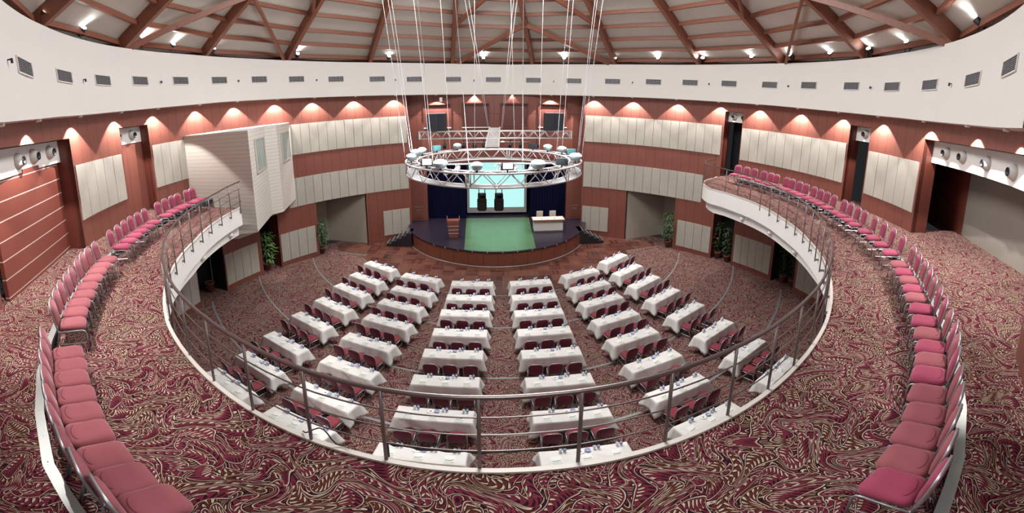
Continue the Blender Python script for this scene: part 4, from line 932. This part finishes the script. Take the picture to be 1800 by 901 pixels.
# floodlights on the ring
def bowl_lamp(px, r, lab, on=True, size=.165):
    ph = None
    d = rayd(px); best = None
    for a in range(0, 3600):
        q = Vector(T(r, a / 10, T1 + .18)) - Vector((0, 0, ZF)); dd = (q.normalized() - d.normalized()).length
        if best is None or dd < best[0]: best = (dd, a / 10)
    a = best[1]; loc = T(r, a, T1 + .03); t = empty('floodlight', loc, rad(180 - a), lab, 'floodlight', 'bowl floodlights on the ring truss')
    b = MB(); b.lathe([(0, .03), (.6 * size, .04), (.95 * size, .12), (size, .2), (size * .93, .2), (.8 * size, .13), (0, .1)], n=16); b.build('bowl', mat('bowl_metal', (.35, .42, .42), .4, .4), t)
    b = MB(); b.lathe([(size * .93, .19), (size * .8, .19 + size * .22), (size * .45, .19 + size * .38), (0, .19 + size * .42)], n=16); b.build('lens', m_bulb if on else m_dim, t); b = MB(); b.bar((0, 0, -.03), (0, 0, .06), .05, .04); b.build('clamp', m_black, t)
    if on: light('POINT', 'floodlight_beam', (loc[0], loc[1], loc[2] + .42), 45, (.85, .94, 1), None, .1)
for px, lab, on in [((728, 263), 'bright bowl floodlight at the far left of the ring truss', 1), ((740, 256), 'second bright bowl floodlight at the far left of the ring truss, set behind', 1), ((722, 277), 'bowl floodlight lowest at the left end of the ring truss', 1), ((774, 288), 'dazzling bowl floodlight on the near left of the ring truss', 1), ((838, 291), 'bowl floodlight on the near side, left of centre of the ring truss', 1), ((946, 290), 'dazzling bowl floodlight on the near right of the ring truss', 1), ((1011, 275), 'dazzling bowl floodlight at the right end of the ring truss', 1), ((963, 256), 'bright bowl floodlight on the far right arc, left of a pair', 1), ((988, 260), 'bright bowl floodlight on the far right arc, right of a pair', 1), ((804, 258), 'dark bowl floodlight on the far left arc of the ring truss', 0)]:
    bowl_lamp(px, 2.75, lab, bool(on), .21 if 'dazzling' in lab else .165)
def box_lamp(px, lab, face, mcol, near):
    d = rayd(px); best = None
    for a in range(0, 3600, 2):
        q = Vector(T(2.75, a / 10, T1 + .16)) - Vector((0, 0, ZF)); dd = (q.normalized() - d.normalized()).length
        if best is None or dd < best[0]: best = (dd, a / 10)
    loc = T(2.75, best[1], T1 + .03); t = empty('square_floodlight', loc, random.uniform(-.4, .4), lab, 'floodlight', 'square floodlights on the ring truss')
    b = MB(); b.box((0, 0, .15), (.30, .16, .20), top=(1, 1.1)); b.build('housing', mcol, t, .01); b = MB(); b.box((0, -.085, .17), (.26, .015, .16)); b.build('lens', face, t); b = MB(); b.bar((0, 0, -.03), (0, 0, .08), .04, .04); b.bar((-.17, 0, .05), (-.17, 0, .18), .02, .03); b.bar((.17, 0, .05), (.17, 0, .18), .02, .03); b.bar((-.18, 0, .05), (.18, 0, .05), .03, .02); b.build('bracket', m_black, t)
box_lamp((750, 284), 'black square floodlight beside the dazzling lamp on the near left of the ring', m_dim, m_black, 1); box_lamp((892, 293), 'square floodlight with white lit face at the near centre of the ring', m_dim, m_black, 1)
box_lamp((988, 288), 'black square floodlight on the near right of the ring', m_black, m_black, 1); box_lamp((937, 257), 'black square floodlight on the far arc right of the walkway', m_black, m_black, 0); box_lamp((768, 262), 'teal square floodlight on the far left arc of the ring', m_teal, m_teal, 0); box_lamp((1008, 256), 'teal disc-backed floodlight at the far right of the ring', m_teal, m_teal, 0)
# par cans inside the ring
pc = None
for i, (x, lab) in enumerate([(-1.1, 'silver par can on the left inner pipe, outer'), (-.75, 'silver par can on the left inner pipe, inner'), (.55, 'silver par can on the right inner pipe, left'), (.95, 'silver par can on the right inner pipe, middle'), (1.45, 'silver par can on the right inner pipe, right')]):
    if pc is None:
        pc = empty('par_can', (x, 11.5, T1 + .0), .5, lab, 'par can', 'silver par cans inside the ring truss')
        b = MB(); b.lathe([(0, -.16), (.06, -.15), (.085, -.05), (.09, .13), (.08, .13), (.07, 0), (0, -.02)], (0, 0, -.12), 12, (0, -.75, -.66)); b.build('can', m_alu, pc); b = MB(); b.bar((0, 0, .06), (0, 0, -.1), .03, .1); b.build('clamp', m_alu, pc)
    else: dup(pc, (x, 11.5, T1), random.uniform(-1, 1), lab)
# small black spots hung under the stage truss
sp = None
for i, (x, lab) in enumerate([(-1.75, 'first from the left'), (-.85, 'second from the left'), (-.35, 'third from the left'), (.1, 'fourth from the left'), (1.35, 'third from the right'), (1.85, 'second from the right'), (2.6, 'rightmost')]):
    lab = 'small black spotlight under the stage truss, ' + lab
    if sp is None:
        sp = empty('spotlight', (x, 18.45, 7.0), .3, lab, 'spotlight', 'black spotlights under the stage truss'); b = MB(); b.lathe([(0, -.12), (.07, -.12), (.09, .1), (.08, .1), (0, .05)], (0, 0, -.26), 10, (0, .5, -.8)); b.build('can', m_black, sp); b = MB(); b.bar((0, 0, .10), (0, 0, -.25), .03, .03); b.build('hook', m_black, sp)
    else: dup(sp, (x, 18.45, 7.0), random.uniform(-1, 1), lab)
# moving-head fixtures below the near side of the ring
for px, lab in (((847, 338), 'black moving-head fixture hanging below the ring truss, left one'), ((877, 338), 'black moving-head fixture hanging below the ring truss, right one')):
    p = by_(px, 10.3); t = empty('moving_head', p, 0, lab, 'stage light', 'black moving heads below the ring truss')
    b = MB(); b.box((0, 0, -.13), (.22, .2, .2)); bx_ = b.build('base_box', m_black, t, .015); b = MB(); b.box((0, 0, -.37), (.2, .18, .26)); b.box((-.11, 0, -.33), (.035, .1, .3)); b.box((.11, 0, -.33), (.035, .1, .3)); b.build('yoke_head', m_black, t, .015)
    for xx in (-.08, .08): b = MB(); b.tube([(xx, 0, -.04), (xx, 0, .17)], .012, 5); b.build('hanging_bolt', m_black, t); b = MB(); b.box((.02, -.102, -.1), (.1, .006, .05)); b.build('display', mat('display_grey', (.2, .2, .23), .3), bx_)
# suspension cables
CB = [((710.6, 266), (672, 0)), ((721, 264), (682, 0)), ((725, 266), (688, 0)), ((754.5, 253), (727, 0)), ((760.5, 280), (734, 0)), ((791, 258), (774, 0)), ((823, 277), (800, 0)), ((834.5, 258), (834, 0)), ((857.7, 224), (817, 0)), ((859, 224), (824, 0)), ((880.6, 232), (903, 0)), ((882, 232), (909, 0)), ((904.6, 258), (898, 0)), ((918.7, 277), (920, 0)), ((948, 260), (955, 0)), ((978.5, 266), (1000, 0)), ((988.5, 256), (1008, 0)), ((1016, 261), (1046, 0)), ((1018, 262), (1050, 0)), ((1024, 262), (1060, 0))]
for i, (p0, p1) in enumerate(CB):
    far = p0[1] < 250; yy = 18.6 if far else (10.6 if p0[1] > 275 else (15.2 if 253 <= p0[1] <= 260 and 745 < p0[0] < 1000 else 13.6))
    a = by_(p0, yy); c = by_(p1, yy)
    a = a if not far else a
    if not far: t_ = (T1 - a.z) / (c.z - a.z); a = a + (c - a) * t_
    # extend up to the underside of the roof
    d = (c - a).normalized(); L = 0; q = a.copy()
    for _ in range(400):
        q = q + d * .05; r_ = math.hypot(q.x - APEX.x, q.y - APEX.y)
        if q.z > 19.2 - r_ * .60: break
    b = MB(); b.tube([Vector((0, 0, 0)), q - a], .0075, 5); o = b.build('suspension_cable', mat('cable_white', (.75, .73, .72), .5), loc=a)
    tag(o, 'thin pale suspension cable, %s from the left, rising from the truss to the roof' % (NUM + ['sixteenth', 'seventeenth', 'eighteenth', 'nineteenth', 'twentieth'])[i], 'cable', 'truss suspension cables')
# small white speaker box on the stage wall
b = MB(); b.box((0, 0, 0), (.17, .12, .28)); o = b.build('wall_speaker', m_white, bevel=.01, loc=by_((775, 175), 24.7)); tag(o, 'small white speaker box on the wood wall above the stage windows', 'speaker')
# --- lectern
lc = empty('lectern', (-1.72, 22.25, HS), rad(4), 'wooden lectern with three pale stripes on the left of the stage', 'lectern')
b = MB(); b.box((0, 0, .5), (.52, .42, 1.0), top=(1.34, 1.1)); lb_ = b.build('lectern_body', m_wood_plain, lc, .006)
for z, w_ in ((.28, .57), (.5, .61), (.73, .65)): b = MB(); b.box((0, -.225, z), (w_, .02, .035)); b.build('stripe', mat('stripe_metal', (.62, .58, .56), .4, .4), lb_)
b = MB(); b.box((0, .05, 1.03), (.72, .5, .04)); b.bar((-.36, -.2, 1.06), (-.36, .28, 1.18), .03, .12); b.bar((.36, -.2, 1.06), (.36, .28, 1.18), .03, .12); b.build('lectern_top', m_wood_plain, lc)
# --- desk
dk = empty('stage_desk', (4.05, 22.95, HS), rad(0), 'white fronted desk with wooden edge at the right of the stage', 'desk')
m_dw = mat('desk_white', (.62, .60, .56), .6)
b = MB(); b.box((0, -.05, .40), (1.78, .05, .68)); b.box((-.88, .25, .40), (.04, .6, .68)); b.box((.88, .25, .40), (.04, .6, .68)); b.build('front_panel', m_dw, dk)
b = MB(); b.box((0, .2, .78), (1.96, .76, .05)); b.build('desktop', m_dw, dk)
b = MB(); b.box((0, -.19, .77), (2.0, .03, .08)); b.box((-.99, .2, .77), (.03, .78, .08)); b.box((.99, .2, .77), (.03, .78, .08)); b.build('wooden_edge', mat('desk_edge_wood', (.30, .09, .06), .4), dk)
b = MB(); b.box((0, -.03, .04), (1.84, .12, .09)); b.build('plinth', m_steel, dk)
for k, x in enumerate((3.62, 4.45)):
    t = empty('stage_chair', (x, 23.6, HS), pi, 'pale upholstered chair behind the stage desk, %s one' % ('left', 'right')[k], 'chair', 'pale chairs at the stage desk')
    mp = mat('cream_upholstery', (.52, .46, .40), .8); b = MB(); b.box((0, 0, .43), (.45, .45, .08)); b.build('seat', mp, t, .02); b = MB(); b.box((0, -.22, .84), (.42, .06, .52)); b.build('backrest', mp, t, .03)
    for sx in (-1, 1):
        for sy in (-1, 1): b = MB(); b.tube([(sx * .19, sy * .19, 0), (sx * .19, sy * .19, .4)], .014, 6); b.build('leg', m_chrome_dark, t)
    q = (x - .02, 23.0, HS + .807); b = MB(); b.lathe([(0, 0), (.05, 0), (.06, .03), (.03, .05), (.045, .10), (0, .10)], n=10); o = b.build('centrepiece', m_china, loc=q); tag(o, 'small white cup and saucer on the %s half of the stage desk' % ('left', 'right')[k], 'cup', 'cups on the stage desk')
# --- potted plants
leafm = [mat('leaf_green', (.035, .075, .022), .5), mat('leaf_bright', (.13, .26, .07), .5)]
def plant(x, y, h, spread, bright, lab, dense=150, seed=0, potr=.2, leaf=.16):
    rnd = random.Random(seed); t = empty('potted_plant', (x, y, 0.0), 0, lab, 'plant', 'potted plants in the wall niches')
    b = MB(); ph_ = .42; b.lathe([(0, 0), (potr * .72, 0), (potr, ph_ - .06), (potr * 1.1, ph_ - .06), (potr * 1.1, ph_), (potr * .95, ph_), (potr * .93, ph_ - .05), (0, ph_ - .05)], n=16); b.build('pot', m_pot, t)
    b = MB()
    for k in range(3): b.tube([(.03 * k - .03, .02 * k, .35), (rnd.uniform(-.08, .08), rnd.uniform(-.08, .08), h * .5), (rnd.uniform(-.15, .15), rnd.uniform(-.15, .15), h * .85)], [.02, .016, .01], 5)
    b.build('stem', mat('plant_stem', (.10, .07, .04), .8), t)
    b = MB()
    for k in range(dense):
        z = ph_ + .15 + (h - ph_ - .1) * rnd.random() ** .8; a = rnd.uniform(0, 2 * pi); rr0 = spread * rnd.random() ** .5 * (1 - .45 * abs((z - h * .62) / (h * .5)))
        c = Vector((rr0 * cos(a), rr0 * sin(a), z)); d = Vector((cos(a + rnd.uniform(-.7, .7)), sin(a + rnd.uniform(-.7, .7)), rnd.uniform(-.7, .35))).normalized(); L = leaf * rnd.uniform(.7, 1.3); wv = L * .2
        sd = d.cross(Vector((0, 0, 1))).normalized() * wv; n_ = sd.cross(d).normalized() * L * .06
        b.add([c, c + d * L * .4 + sd, c + d * L - Vector((0, 0, L * .25)), c + d * L * .4 - sd, c + d * L * .45 - n_], [(0, 1, 4), (1, 2, 4), (2, 3, 4), (3, 0, 4)])
    o = b.build('foliage', leafm[bright], t); return t
plant(-11.55, 17.75, 2.25, .5, 1, 'bright green leafy plant in a pot beside the white booth wall panels', 260, 1, .22, .26)
plant(-9.55, 20.95, 2.1, .42, 0, 'dark bushy potted plant at the left edge of the left entrance', 420, 2, .2, .22)
plant(11.35, 21.15, 2.2, .42, 0, 'dark bushy potted plant at the right edge of the right entrance', 420, 3, .2, .22)
plant(13.35, 18.45, 2.3, .33, 0, 'leafy potted plant, left one of two in the niche below the balcony end', 260, 4)
plant(13.55, 17.75, 2.15, .33, 0, 'leafy potted plant, right one of two in the niche below the balcony end', 260, 5)
plant(14.55, 13.95, 2.1, .32, 0, 'shaded potted plant, left one of two in the far right niche under the balcony', 200, 6)
plant(14.55, 13.25, 1.9, .32, 0, 'shaded potted plant, right one of two in the far right niche under the balcony', 200, 7)
pt = empty('empty_planter', (-12.75, 14.1, 0), 0, 'plain terracotta planter standing in the dark left niche', 'planter'); b = MB(); b.lathe([(0, 0), (.16, 0), (.23, .5), (.25, .5), (.25, .56), (.21, .56), (.2, .5), (0, .48)], n=16); b.build('pot', m_pot, pt); b = MB(); b.lathe([(0, .49), (.2, .5)], n=12); b.build('soil', m_dark, pt)
for nmx in (112, 148, 196, 20): pass
